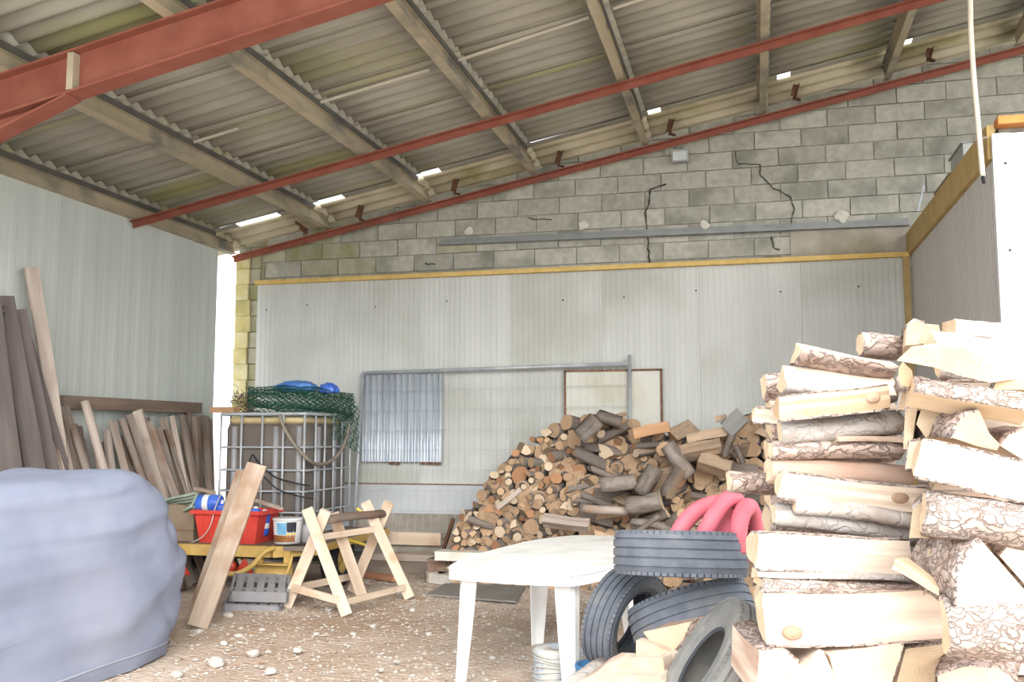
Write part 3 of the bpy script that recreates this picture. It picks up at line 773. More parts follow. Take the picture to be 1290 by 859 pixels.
# second row behind, only its ragged ends show beyond the first
rk = random.Random(9)
y = 486; k = 0
while y < 1010:
    t = rk.uniform(26, 36); dd = 3.75
    x0 = 952 + rk.uniform(-10, 22) + (12 if y < 520 else 0) - (28 if 595 < y < 625 else 0)
    m = rk.choice([FR, FRB, FRG, FRP, FR])
    sl('split log in the second row of the stack, only its end showing', x0, y, x0 + 160, y + rk.uniform(-3, 6), t, rk.choice(['wedge', 'half', 'wedge', 'round']), rk.uniform(0, 6.28), m, d=dd, seed=100 + k, group='second row of the stack')
    y += t * .93; k += 1
# deeper row of the nearer column, glimpsed through its gaps
y = 455
while y < 1000:
    t = rk.uniform(34, 44)
    sl('shaded split log deep in the nearer column', 1185 + rk.uniform(-14, 14), y, 1345, y + rk.uniform(0, 10), t, rk.choice(['wedge', 'half']), rk.uniform(0, 6.28), rk.choice([FRB, FRG, FR]), d=3.2, seed=200 + k, group='deep row of the nearer column')
    y += t * .95; k += 1
# foot of the stack, running down to the floor
z = .04
for row in range(4):
    for c in range(2):
        for dd in range(2):
            a = Vector((-.12 + c * .53, 2.75 + dd * .42 - c * .12, z + .07)) + RT * .95
            a = Vector((a.x, a.y, z + .07))
            make_log('split_log', 'split log at the foot of the stack', 'log', a - RT * .245, a + RT * .245, .135, .34, rk.choice(['half', 'board']), rk.choice([0, PI]), 300 + k, rk.choice([FR, FRB, FRG]), group='foot of the stack', bark_child=False, nseg=4); k += 1
    z += .14

# ---- loose split logs below the tyres
end_log('split_log', 'brown split log jammed under the tilted tyre', 'log', [(811, 796), (872, 783), (861, 806), (850, 820), (824, 814)], 4.35, (.12, .34, 0), (1, 2), 81, [M['split_pink'], M['bark_brown'], M['end']])
end_log('split_log', 'pale split log under the brown log by the tyres', 'log', [(802, 808), (822, 812), (852, 826), (846, 840), (802, 838)], 4.3, (.1, .36, 0), (), 82, FR)
end_log('split_log', 'pale log with square sawn end between the tyres', 'log', [(776, 846), (778, 838), (800, 828), (836, 828), (838, 850), (800, 856)], 4.2, (.1, .36, 0), (), 83, FR)
end_log('split_log', 'long pale log lying lowest before the tyres', 'log', [(734, 856), (752, 848), (832, 852), (846, 866), (842, 884), (738, 884)], 4.1, (.05, .4, 0), (), 84, FR)
def plain_logs(spots, label, group, seed0):
    for i, (a, b, T, W) in enumerate(spots):
        make_log('split_log', label, 'log', a, b, T, W, ('half', 'board')[i % 2], 0, seed0 + i, [FR, FRB, FRG][i % 3], group=group, bark_child=False, nseg=4)
spots = []
for lay, z in enumerate((.08, .22, .34)):
    for i in range(4):
        c = atD(770 + 50 * i - (10 * lay), 700, 4.55 - .12 * (lay % 2)); spots.append((Vector((c.x - .1, c.y - .22, z)), Vector((c.x - .02, c.y + .24, z)), .14, .17))
plain_logs(spots, 'split log buried under the tyres', 'logs under the tyres', 400)

# ================================================================== HEAP AGAINST THE BACK WALL
def heap():
    rng = random.Random(77)
    sil = [(571, 692), (583, 655), (600, 622), (622, 595), (648, 568), (682, 540), (716, 522), (748, 517), (775, 522), (800, 540), (830, 532), (858, 545), (890, 552), (915, 535), (945, 515), (985, 512), (985, 720), (571, 720)]
    YF = 9.75
    P = [onY(x, y, YF) for x, y in sil]; poly = [(p.x, p.z) for p in P]
    def inside(x, z):
        r = False; n = len(poly)
        for i in range(n):
            (x1, z1), (x2, z2) = poly[i], poly[(i + 1) % n]
            if (z1 > z) != (z2 > z) and x < (x2 - x1) * (z - z1) / (z2 - z1) + x1: r = not r
        return r
    X0, X1 = min(p[0] for p in poly), max(p[0] for p in poly); Z0, Z1 = min(p[1] for p in poly), max(p[1] for p in poly)
    xmid = onY(735, 600, YF).x
    radii = sorted([rng.uniform(.07, .105) for _ in range(44)] + [rng.uniform(.042, .062) for _ in range(105)] + [rng.uniform(.027, .040) for _ in range(165)], reverse=True)
    placed = []
    for r in radii:
        for _ in range(260):
            x, z = rng.uniform(X0, X1), rng.uniform(Z0, Z1)
            if r > .07 and x < xmid - .25 and rng.random() < .8: continue
            if r < .045 and x > xmid + .35 and rng.random() < .85: continue
            if not inside(x, z): continue
            if not inside(x, z + r * .7): continue
            if all((x - a) ** 2 + (z - b) ** 2 > (.90 * (r + c)) ** 2 for a, b, c in placed):
                placed.append((x, z, r)); break
    zb = Z0
    lib = {}
    E = {'pale': M['end_pale'], 'tan': M['end_old'], 'orange': M['end_orange']}
    def get(kind, ek, v):
        key = (kind, ek, v)
        if key not in lib:
            rg = random.Random((len(kind) * 7 + len(ek) * 3) + v * 13 + len(lib))
            ring = section(kind, 2, 2, rg.uniform(0, 6.28), rg)
            b, _ = log_meshes([(y, z, f) for y, z, f in ring], 1, 500 + len(lib), None, nseg=3, bark_child=False, jit=.06, bow=.0)
            # the library log has unit length, so its end relief must stay small
            lib[key] = b.mesh('firewood_log', [M['split_old'], M['bark_old'], E[ek]])
        return lib[key]
    labels = {('round', 'pale'): 'round log with a pale sawn end in the heap by the back wall', ('round', 'tan'): 'round log with a tan sawn end in the heap by the back wall',
              ('round', 'orange'): 'round log with an orange brown end in the heap by the back wall',
              ('wedge', 'pale'): 'split log with a pale wedge end in the heap by the back wall', ('wedge', 'tan'): 'split log with a tan wedge end in the heap by the back wall',
              ('wedge', 'orange'): 'split log with an orange wedge end in the heap by the back wall',
              ('half', 'pale'): 'half round log with pale end in the heap by the back wall', ('half', 'tan'): 'half round log with tan end in the heap by the back wall',
              ('half', 'orange'): 'half round log with orange end in the heap by the back wall'}
    def surf(x, z): return YF - .35 + .42 * max(0, (z - zb)) / 1.5
    for i, (x, z, r) in enumerate(placed):
        left = x < xmid
        kind = rng.choices(['round', 'wedge', 'half'], [.8, .15, .05] if (left or r < .045) else [.3, .45, .25])[0]
        ek = rng.choices(['pale', 'tan', 'orange'], [.35, .42, .23] if left else [.2, .62, .18])[0]
        L = rng.uniform(.30, .42)
        o = link('firewood_log', get(kind, ek, rng.randrange(3)))
        hgt = 'low on the heap' if z < zb + .45 else ('halfway up the heap' if z < zb + .95 else 'high on the heap')
        siz = 'thin' if r < .042 else ('medium' if r < .066 else 'thick')
        side = 'under the fence' if left else 'beside the tall stack'
        tag(o, siz + ' ' + {'round': 'round', 'wedge': 'wedge shaped', 'half': 'half round'}[kind] + ' log with ' + ek + ' end ' + hgt + (', near its middle' if xmid - .9 < x < xmid + .5 else (', on the fence side' if left else ', towards the tall stack')), 'log', 'firewood heap against the back wall')
        sp = .30 if left else .55
        d = Vector((rng.gauss(-.05, sp), -1, rng.gauss(0.02, sp * .7))).normalized()
        if not left and rng.random() < .28: d = Vector((rng.choice([-1, 1]), rng.uniform(-.6, -.2), rng.uniform(-.5, .5))).normalized()
        R = frame(d, (rng.uniform(-1, 1), 0, 1)) @ Matrix.Diagonal((L, r, r * rng.uniform(.8, 1.1)))
        y = surf(x, z) + rng.uniform(-.07, .07)
        c = Vector((x, y, z)) - d * (L * .5) * (1 if d.y < -.7 else 0)
        place(o, c, R)
    # inner logs of the heap
    b = MB(); zz = zb - .12
    base = get('round', 'tan', 0); V = [v.co.copy() for v in base.vertices]; F = [tuple(p.vertices) for p in base.polygons]; MI = [p.material_index for p in base.polygons]
    for lay in range(2):
        zc = zb - .3
        while zc < Z1:
            xc = X0
            while xc < X1:
                r = rng.uniform(.05, .085)
                if inside(xc, max(zc, zb + .05) + r + .02):
                    d = Vector((rng.gauss(0, .25), -1, rng.gauss(0, .2))).normalized(); L = .36
                    R = frame(d) @ Matrix.Diagonal((L, r, r)); c = Vector((xc, surf(xc, zc) + .22 + lay * .12, zc))
                    o0 = len(b.v); b.v += [tuple(R @ v + c) for v in V]
                    for f, m in zip(F, MI): b.f.append([q + o0 for q in f]); b.m.append(m); b.s.append(m == 1)
                xc += r * 1.8
            zc += .11
    o = b.build('firewood_heap_core', [M['split_old'], M['bark_old'], M['end_old']]); o['kind'] = 'stuff'
    tag(o, 'inner firewood of the heap seen in its gaps', 'firewood')
    return len(placed)
N_HEAP = heap()
OLD = [M['split_old'], M['bark_old'], M['end_old']]
OLDP = [M['split_old'], M['bark_old'], M['end_pale']]
def hl(label, x0, y0, x1, y1, tpx, kind, roll, mats=OLD, Y=9.42, seed=1, **kw):
    a, b = onY(x0, y0, Y), onY(x1, y1, Y - kw.pop('dy', 0)); T = tpx * (a - CP).length / FPX
    return make_log('firewood_log', label, 'log', a, b, T, T * kw.pop('wf', 1), kind, roll, seed, mats, bark_child=False, nseg=5, **kw)
hl('orange squared log lying across the top of the heap', 799, 546, 843, 537, 14, 'board', 0, [M['plank_orange']] * 3, Y=9.55, seed=601, jit=.03)
hl('long brown slab lying over the right shoulder of the heap', 866, 553, 922, 541, 11, 'board', 0, seed=602, wf=2, Y=9.6)
hl('broad tan split log facing forward in the heap', 857, 573, 909, 561, 22, 'wedge', -PI / 2, seed=603, Y=9.45)
hl('tan split log below the broad split log', 880, 580, 920, 592, 24, 'wedge', -PI / 2.2, seed=604, Y=9.4)
hl('greyish split log slanting down the heap', 840, 560, 868, 600, 20, 'half', PI / 2, seed=605, Y=9.38)
hl('pale yellow split log at the foot of the heap', 684, 656, 742, 662, 17, 'wedge', -PI / 2, [M['stake_pale'], M['bark_old'], M['end_pale']], seed=606, Y=9.25)
hl('long pale weathered branch at the foot of the heap', 735, 640, 792, 645, 11, 'round', 0, [M['stake_pale']] * 3, seed=607, Y=9.28)
hl('barked log with white end in the lower heap', 790, 640, 833, 630, 24, 'half', PI / 2, OLDP, seed=608, Y=9.25)
hl('thin pale stick slanting across the round logs', 627, 640, 656, 616, 6, 'board', 0, [M['stake_pale']] * 3, seed=609, Y=9.35)
hl('dark barked log lying sideways in the middle of the heap', 757, 611, 802, 606, 19, 'round', 0, seed=610, Y=9.3)
hl('big dark split log near the top of the heap', 730, 550, 752, 528, 24, 'wedge', PI / 3, seed=611, Y=9.45)
hl('dark barked log on the peak of the heap', 752, 524, 783, 532, 16, 'half', PI / 2, seed=612, Y=9.6)
hl('grey flat slab standing on the heap beside the tall stack', 915, 542, 936, 522, 22, 'board', 0, [M['slab_grey']] * 3, seed=613, Y=9.5, wf=.4)
hl('brown billet behind the grey slab', 901, 528, 915, 526, 8, 'board', 0, seed=614, Y=9.6)
hl('upright brown split log near the tall stack', 912, 575, 922, 548, 10, 'half', PI / 2, seed=615, Y=9.4)
hl('weathered log leaning beside the upright brown log', 926, 560, 936, 584, 8, 'half', PI / 2, seed=616, Y=9.38)
hl('dark bent branch low in the heap', 795, 655, 845, 668, 9, 'round', 0, seed=617, Y=9.2, bow=.1)
hl('weathered stick behind the red duct', 800, 672, 830, 650, 7, 'round', 0, seed=618, Y=9.15)
hl('tan wedge log above the red duct', 838, 625, 858, 590, 18, 'wedge', .4, seed=619, Y=9.3)
hl('rounded grey log at the middle right of the heap', 806, 620, 826, 588, 22, 'half', PI / 2, seed=620, Y=9.28)
# ================================================================== TYRES
def tyre_meshes(R, W, rim):
    h = W / 2
    prof = [(rim, -h * .72), (rim + .012, -h * .80), (rim + (R - rim) * .35, -h * .98), (rim + (R - rim) * .7, -h * 1.0), (R - .022, -h * .93), (R - .008, -h * .80)]
    g = .008
    for c in (-.45, 0, .45):
        prof += [(R - .002, (c - .07) * W), (R - .002 - g, (c - .06) * W), (R - .002 - g, (c + .06) * W), (R - .002, (c + .07) * W)] if False else []
    for c in (-.30, -.10, .10, .30):
        prof += [(R, (c - .022) * W), (R - g, (c - .018) * W), (R - g, (c + .018) * W), (R, (c + .022) * W)]
    prof += [(R - .008, h * .80), (R - .022, h * .93), (rim + (R - rim) * .7, h * 1.0), (rim + (R - rim) * .35, h * .98), (rim + .012, h * .80), (rim, h * .72),
             (rim + .02, h * .66), (rim + (R - rim) * .55, h * .84), (R - .03, h * .70), (R - .022, 0), (R - .03, -h * .70), (rim + (R - rim) * .55, -h * .84), (rim + .02, -h * .66)]
    b = MB(); b.lathe(prof, 80, 0, closed=True, smooth=False)
    # shoulder blocks of the tread
    lugs = []
    for s in (-1, 1):
        lug = MB(); lugs.append(lug)
        for k in range(60):
            a = 2 * PI * k / 60
            Rz = Matrix.Rotation(a, 3, 'Z')
            lug.box(Rz @ Vector((R - .0175, 0, s * h * .86)), (.016, R * 2 * PI / 60 * .72, h * .20), Rz)
    return b, lugs
def tyre(label, c, axis, R, W, rim, mat, spin=0):
    b, lugs = tyre_meshes(R, W, rim)
    o = tag(b.build('tyre', M[mat]), label, 'tyre')
    for lug in lugs: lug.build('shoulder_tread', M[mat], o)['kind'] = 'stuff'
    bd = MB()
    for s in (-1, 1): bd.lathe([(rim - .004, s * W * .36), (rim + .006, s * W * .39), (rim + .016, s * W * .40), (rim + .014, s * W * .37)], 48)
    bd.build('rim_bead', M['groove'], o)
    z = Vector(axis).normalized(); x = z.orthogonal().normalized(); y = z.cross(x)
    place(o, c, Matrix((x, y, z)).transposed() @ Matrix.Rotation(spin, 3, 'Z'))
    return o
def cdir(r, u, f): return RT * r + UPV * u + FW * f       # view-relative direction, used only for laying out
tyre('tyre lying flat on top of the tyre heap, holding the red duct', atD(857, 697, 4.72), Vector((.0, .11, 1)), .33, .215, .205, 'tyre')
tyre('tyre leaning on its edge beside the white table', atD(788, 782, 5.15), cdir(.74, -.15, -.65), .285, .19, .175, 'tyre')
tyre('tilted tyre wedged beneath the flat topmost tyre', atD(872, 777, 4.85), cdir(-.22, .85, .45), .32, .21, .20, 'tyre')
tyre('dusty worn tyre standing against the log stack', atD(905, 852, 3.95), cdir(-.82, .57, .05), .32, .235, .165, 'tyre_dusty')
# red corrugated duct
def bez(pts, n=10):
    P = [Vector(p) for p in pts]; out = []
    Q = [P[0] * 2 - P[1]] + P + [P[-1] * 2 - P[-2]]
    for i in range(1, len(Q) - 2):
        for k in range(n):
            t = k / n; a, b, c, d = Q[i - 1], Q[i], Q[i + 1], Q[i + 2]
            out.append(.5 * ((2 * b) + (c - a) * t + (2 * a - 5 * b + 4 * c - d) * t * t + (3 * b - a - 3 * c + d) * t ** 3))
    out.append(P[-1]); return out
def resample(path, step):
    out = [path[0]]; acc = 0
    for a, b in zip(path, path[1:]):
        L = (b - a).length; t = step - acc
        while t <= L:
            out.append(a.lerp(b, t / L)); t += step
        acc = (acc + L) % step
    return out
duct = thing('flexible_duct', 'coiled pinkish red flexible duct sticking out of the topmost tyre', 'duct', atD(895, 680, 4.75))
def duct_part(name, pts, r=.043):
    path = resample(bez(pts, 14), .011); rs = [r * (1.0 + (.035 if i % 2 else -.035)) for i in range(len(path))]
    b = MB(); b.tube(path, rs, 14); o = b.build(name, M['duct'], duct); o.matrix_parent_inverse = Matrix.Translation(-duct.location)
duct_part('duct_loop', [atD(846, 690, 4.74), atD(860, 662, 4.76), atD(880, 642, 4.80), atD(905, 634, 4.86), atD(925, 640, 4.92), atD(928, 668, 4.92), atD(920, 695, 4.88)])
duct_part('duct_loop', [atD(878, 692, 4.62), atD(893, 662, 4.62), atD(906, 640, 4.64), atD(918, 629, 4.68), atD(930, 634, 4.75), atD(936, 655, 4.82), atD(934, 690, 4.86)])
duct_part('duct_loop', [atD(905, 692, 4.72), atD(914, 665, 4.76), atD(926, 648, 4.82), atD(940, 655, 4.90), atD(945, 680, 4.94), atD(935, 705, 4.94)])
duct_part('duct_loop', [atD(929, 695, 4.56), atD(931, 662, 4.56), atD(937, 643, 4.62), atD(945, 640, 4.72), atD(951, 665, 4.80), atD(945, 695, 4.84)])
# blue drum lid behind the leaning tyre
b = MB(); c = atD(752, 830, 5.35)
b.lathe([(0, .0), (.10, 0), (.115, .05), (.12, .20), (.125, .205), (.125, .22), (.105, .22), (.10, .19), (0, .185)], 24)
o = tag(b.build('plastic_tub', M['blue_dull']), 'small blue plastic tub behind the leaning tyre', 'tub'); o.location = (c.x, c.y, 0); o.scale = (1, 1, 1.05)

# ================================================================== WHITE TABLE
def table():
    FL = onZ(580, 871, 0); 
    fl = Vector((atD(580, 800, 5.72).x, atD(580, 800, 5.72).y, 0)); fr = atD(721, 800, 5.42); fr = Vector((fr.x, fr.y, 0))
    rl = onZ(676, 812, 0); rl = Vector((rl.x, rl.y, 0))
    rr_ = fr + (rl - fl)
    c = (fl + fr + rl + rr_) / 4; ax = ((rl - fl) + (rr_ - fr)).normalized(); sx = Vector((ax.y, -ax.x, 0))
    t = thing('garden_table', 'white plastic garden table with rounded ends and tapered legs', 'table', (c.x, c.y, 0), math.atan2(ax.y, ax.x))
    # local: x along the long axis, y to the left
    L, Wd, Hh = (rl - fl).length, (fr - fl).length, .72
    HL, HW = L / 2 + .09, Wd / 2 + .07
    def outline(hl, hw):
        pts = []
        bulge = .09
        # barrel outline: gently bowed sides, cut corners
        cor = [(hl * .62, hw + bulge * .55), (0, hw + bulge), (-hl * .62, hw + bulge * .55), (-hl * .97, hw * .93), (-hl - .02, hw * .70), (-hl - .05, 0)]
        half = bez([Vector((hl + .05, 0, 0)), Vector((hl + .02, hw * .52, 0)), Vector((hl * .93, hw * .80, 0))] + [Vector((x, y, 0)) for x, y in cor], 4)
        up = [(p.x, p.y) for p in half]
        up = [(x * 1.0 + (.62 * (x / hl) if x > 0 else 0), y) for x, y in up]
        return up + [(x, -y) for x, y in up[-2:0:-1]]
    def ringed(levels):
        b = MB(); n = None; vs = []
        for hl, hw, z in levels:
            o = outline(hl, hw); n = len(o); vs += [(x, y, z) for x, y in o]
        m = len(levels); fs = []
        for i in range(m - 1):
            for k in range(n): fs.append((i * n + k, (i * n + (k + 1) % n), (i + 1) * n + (k + 1) % n, (i + 1) * n + k))
        b.add(vs, fs, 0, True)
        b.add([vs[k] for k in range(n)], [tuple(range(n))[::-1]], 0); b.add(vs[-n:], [tuple(range(n))], 0)
        return b
    ringed([(HL - .02, HW - .02, Hh - .012), (HL - .004, HW - .004, Hh - .008), (HL, HW, Hh - .004 - .0), (HL - .006, HW - .006, Hh)]).build('tabletop', M['plastic_white'], t)
    # apron skirt
    o1, o2 = outline(HL - .003, HW - .003), outline(HL - .014, HW - .014); n = len(o1); b = MB()
    vs = [(x, y, Hh - .01) for x, y in o1] + [(x, y, Hh - .062) for x, y in o1] + [(x, y, Hh - .062) for x, y in o2] + [(x, y, Hh - .01) for x, y in o2]
    b.add(vs, [(i * n + k, (i + 1) * n + k, (i + 1) * n + (k + 1) % n, i * n + (k + 1) % n) for i in range(3) for k in range(n)], 0, False)
    b.build('apron', M['plastic_white'], t)
    b = MB(); b.lathe([(.021, Hh - .03), (.021, Hh + .002), (.034, Hh + .004), (.036, Hh)], 20); b.build('parasol_ring', M['plastic_white'], t)
    for sxn in (-1, 1):
        for syn in (-1, 1):
            x, y = sxn * L / 2, syn * Wd / 2; b = MB()
            def V(s, z, ox): # V-shaped hollow leg section, open to the inside
                return [(x + ox, y + 0), (x + ox, y)]
            lev = [(Hh - .03, .060, 0), (.35, .048, .012), (0, .034, .028)]
            vs = []
            for z, s, sp in lev:
                cx, cy = x + sxn * sp, y + syn * sp * .6
                ix, iy = -sxn, -syn
                vs += [(cx + ix * 2 * s, cy, z), (cx + ix * .4 * s, cy - 0, z), (cx, cy + iy * .4 * s, z), (cx, cy + iy * 2 * s, z),
                       (cx + ix * .22 * s, cy + iy * 2 * s, z), (cx + ix * .5 * s, cy + iy * .5 * s, z), (cx + ix * 2 * s, cy + iy * .22 * s, z)]
            n7 = 7; fs = []
            for i in range(2):
                for k in range(n7): fs.append((i * n7 + k, i * n7 + (k + 1) % n7, (i + 1) * n7 + (k + 1) % n7, (i + 1) * n7 + k))
            fs += [tuple(range(14, 21)), tuple(range(7))[::-1]]
            b.add(vs, fs); b.build('leg', M['plastic_white'], t)
    return t
table()
# roll of twine under the table
c = onZ(704, 868, 0)
b = MB(); prof = []
for i in range(15):
    z = .245 * i / 14; prof.append((.148 + (.006 if i % 2 else 0) - (.012 if i in (0, 14) else 0), z))
prof += [(.06, .245), (.055, .22), (.055, .02), (.06, 0)]
b.lathe(prof, 40, 0, closed=True)
roll = tag(b.build('twine_roll', M['twine']), 'blue grey roll of baling twine under the white table', 'twine roll'); roll.location = (c.x, c.y, 0)
b = MB(); rg = random.Random(3)
for k in range(9):
    z = .02 + .025 * k; b.tube([Vector((.156 * math.cos(a), .156 * math.sin(a), z + .012 * math.sin(a * 2 + k))) for a in [i * 2 * PI / 24 for i in range(25)]], .004, 5)
b.build('loose_strand', M['wire'], roll)

# ================================================================== COVERED THING (grey cover)
def covered():
    # footprint edge found from the two visible floor contacts
    p0, p1 = onZ(217, 826, 0), onZ(128, 858, 0)
    ex = (p0 - p1); ex.z = 0; ex = ex.normalized()          # runs right/back along the near long side
    n = Vector((-ex.y, ex.x, 0))                            # into the depth
    Lh, Dp, Hh = 2.9, 1.15, 1.25
    o0 = p0 - ex * (Lh - .22)                                       # near left corner
    NU, NV = 96, 56
    bm_v = []; fs = []
    # wrap: rings around the horizontal long axis would hide the end; use a rounded box in spherical style
    def sup(u, v):
        a = u * 2 * PI; e = v * PI / 2
        def sp(c, p): return math.copysign(abs(c) ** p, c)
        ce, se = math.cos(e), math.sin(e)
        x = sp(ce, .16) * sp(math.cos(a), .30); y = sp(ce, .20) * sp(math.sin(a), .42); z = sp(se, .30)
        return x, y, z
    levels = [(1 - (1 - j / 50) ** 1.6, 1.0) for j in range(50)] + [(.9999, k) for k in (1, .85, .65, .4, .15)]
    NV = len(levels) - 1
    for j, (zl, shrink) in enumerate(levels):
        v = math.asin(max(0, zl) ** (1 / .30)) / (PI / 2)
        for i in range(NU):
            x, y, z = sup(i / NU, v)
            x *= shrink; y *= shrink
            # bulges above the floor, tucked in at the hem, drawn in towards the top right
            prof = 1 + .085 * math.sin(min(1, z / .8) * PI * .85) - .02
            px = x * Lh / 2 * (1 + (prof - 1) * .55); py = y * Dp / 2 * prof; pz = z * Hh
            if px > 0:
                e = max(0, px / (Lh / 2) - .55) / .45
                px -= .36 * e * max(0, z - .42) ** 1.3 - .07 * e * math.sin(min(1, z / .8) * PI)
            # sagging folds sweep up towards the right end
            ph = 5.5 * pz - 1.9 * px + 1.6 * mnoise.noise((px * .8, py * .8, pz))
            w = (.050 * (1 - abs(math.sin(ph))) ** 2 - .015) * (1 - z * .6)
            w += .030 * mnoise.noise((px * 1.1, pz * 2.4 - px * .9, py * 1.5)) + .012 * mnoise.noise((px * 3.5, pz * 5 - px * 2, py * 4))
            q = abs(mnoise.noise((px * 2.2 + pz * 1.5, pz * 2.0 - px * .7, 11)))
            w -= .020 * max(0, .12 - q) / .12
            if x > .5: w += .045 * abs(mnoise.noise((py * 4 + 3, pz * 3.4 - px, 2))) * (1 if z < .97 else .2)
            d = Vector((x * .6, y, z * .15)); d = d.normalized() if d.length else d
            pz += .045 * mnoise.noise((px * 1.7, py * 2, 7)) * z
            if px > .55: pz += .03 * z * math.sin(min(1, (px - .55) / .5) * PI)
            bm_v.append((px + d.x * w, py + d.y * w, max(0.0, pz + d.z * w * .3)))
    for j in range(NV):
        for i in range(NU): fs.append((j * NU + i, j * NU + (i + 1) % NU, (j + 1) * NU + (i + 1) % NU, (j + 1) * NU + i))
    b = MB(); b.add(bm_v, fs, 0, True)
    b.add([bm_v[NV * NU + i] for i in range(NU)], [tuple(range(NU))], 0, True)
    c = o0 + ex * (Lh / 2) + n * (Dp / 2)
    root = thing('covered_machine', 'bulky machine shrouded in a blue grey fabric cover', 'covered machine', (c.x, c.y, 0), math.atan2(ex.y, ex.x))
    b.build('cover', M['tarp'], root)
    # piped seam around the top edge
    ring = []
    jv = 42
    for i in range(NU + 1):
        p = Vector(bm_v[jv * NU + i % NU]); ring.append(p * 1.0 + Vector((0, 0, .003)))
    ring = [Vector(bm_v[2 * NU + i % NU]) + Vector((0, 0, .012)) for i in range(NU + 1)]
    b = MB(); b.tube(ring, .008, 6); b.build('hem', M['tarp_hem'], root)
    return root
covered()

# ================================================================== SAWHORSE
def plank_bar(name, a, b, w, t, mat, parent, up=(0, 0, 1), loc0=Vector()):
    a, b = Vector(a), Vector(b); mb = MB(); L = (b - a).length; e = min(.004, t * .2)
    for s in (0,): mb.box((0, 0, 0), (L, w, t))
    o = mb.build(name, mat, parent); R = frame(b - a, up)
    o.matrix_basis = Matrix.Translation((a + b) / 2 - loc0) @ R.to_4x4(); return o
def sawhorse():
    c0 = onZ(440, 765, 0)
    t = thing('sawhorse', 'pale timber log sawhorse with crossed legs', 'sawhorse', (c0.x, c0.y, 0))
    O = Vector((c0.x, c0.y, 0))
    def leg(foot, top, d_top, w=.095, th=.05):
        f = onZ(foot[0], foot[1], 0.0); tp = atD(top[0], top[1], d_top); return plank_bar('leg', f + Vector((0, 0, .015)), tp, w, th, M['sawn'], t, up=(.35, -1, .2), loc0=O), f, tp
    _, f1, t1 = leg((361, 766), (411, 643), 8.32)
    _, f2, t2 = leg((437, 777), (387, 641), 8.22)
    _, f4, t4 = leg((516, 755), (460, 632), 8.95)
    f3 = f4 + (f1 - f2); t3 = atD(490, 633, 8.98)
    plank_bar('leg', f3 + Vector((0, 0, .015)), t3, .095, .05, M['sawn'], t, up=(.35, -1, .2), loc0=O)
    _, f5, t5 = leg((456, 752), (420, 647), 8.62, w=.10, th=.035)
    # low rails
    plank_bar('low_rail', f1.lerp(t1, .22) + Vector((0, -.05, 0)), f2.lerp(t2, .16) + Vector((0, -.05, 0)), .03, .06, M['sawn'], t, loc0=O)
    plank_bar('low_rail', f2.lerp(t2, .13) + Vector((.02, .03, 0)), f4.lerp(t4, .13) + Vector((.02, -.04, 0)), .03, .05, M['sawn'], t, loc0=O)
    plank_bar('low_rail', f1.lerp(t1, .2) + Vector((-.02, .03, 0)), f3.lerp(t3, .2), .03, .06, M['sawn'], t, loc0=O)
    plank_bar('upper_rail', f1.lerp(t1, .72) + Vector((0, .03, 0)), f4.lerp(t4, .72) + Vector((-.02, -.03, 0)), .03, .055, M['sawn'], t, loc0=O)
    mb = MB(); pth = [t1.lerp(t2, .5) + Vector((.05, .1, -.10)), t3.lerp(t4, .5) + Vector((.04, .05, -.10))]
    return t, pth, O
sh, pth, O = sawhorse()
make_log('branch_log', 'grey barked branch resting in the sawhorse crotches', 'log', pth[0], pth[1], .075, .075, 'round', 0, 640, [M['stake']] * 3, bark_child=False, nseg=5)

# ================================================================== YELLOW TRAILER with its load
DZ = .50
Xf0, Xf1 = -5.75, -4.02
YT0, YT1 = 8.15, 10.15
tr = thing('trailer', 'yellow flat trailer with red triangles carrying the caged tank', 'trailer', (-4.7, 9.1, 0))
TO = Vector((-4.7, 9.1, 0))
def tp(name, mb, mat, par=None):
    o = mb.build(name, mat, par or tr)
    if not par: o.location = -TO
    return o
b = MB(); b.box((-4.88, 9.15, DZ - .03), (1.72, 1.95, .04)); tp('deck', b, M['stake'])
b = MB(); b.bar((Xf0, YT0, DZ - .06), (Xf1 - .35, YT0, DZ - .06), .09, .10); b.bar((Xf1 - .35, YT0, DZ - .06), (Xf1 - .02, YT0 + .28, DZ - .06), .09, .10); tp('tail_beam', b, M['yellow'])
b = MB(); a0 = onY(255, 700, YT0 - .06); cx0, cx1 = onY(321, 714, YT0).x, onY(368, 714, YT0).x; b.bar((cx0, YT0 - .04, .335), (cx1, YT0 - .04, .335), .10, .012); b.bar((cx0, YT0 - .04, .195), (cx1, YT0 - .04, .195), .10, .012)
b.bar((cx0, YT0 + .005, .265), (cx1, YT0 + .005, .265), .012, .15); b.box((cx0 + .05, YT0 + .005, .39), (.06, .04, .12)); b.box((cx1 - .05, YT0 + .005, .39), (.06, .04, .12)); tp('lamp_channel', b, M['yellow'])
b = MB(); P = [onY(282, 722, YT0 - .18), onY(300, 722, YT0 - .2), onY(318, 712, YT0 - .2), onY(332, 696, YT0 - .14), onY(345, 690, YT0 - .06)]
b.tube(bez(P, 6), .024, 10); tp('bent_tube', b, M['yellow'])
b = MB(); P = [onY(345, 722, YT0 - .1), onY(360, 723, YT0 - .1), onY(366, 708, YT0 - .1), onY(368, 698, YT0 - .05)]; b.tube(bez(P, 5), .014, 8); tp('step_loop', b, M['yellow'])
for px in (307, 226):
    p = [onY(px + dx, y, YT0 - .09) for dx, y in ((-14, 724), (13, 724), (1, 703))]
    b = MB(); b.prism(p, (0, .012, 0)); tp('red_triangle', b, M['lamp_red'])
c = onY(292, 713, YT0 - .12); b = MB(); b.lathe([(0, .05), (.035, .045), (.05, .03), (.052, 0), (0, 0)], 20, M=Matrix.Translation(c) @ Matrix.Rotation(PI / 2, 4, 'X')); tp('tail_lamp', b, M['lamp_red'])
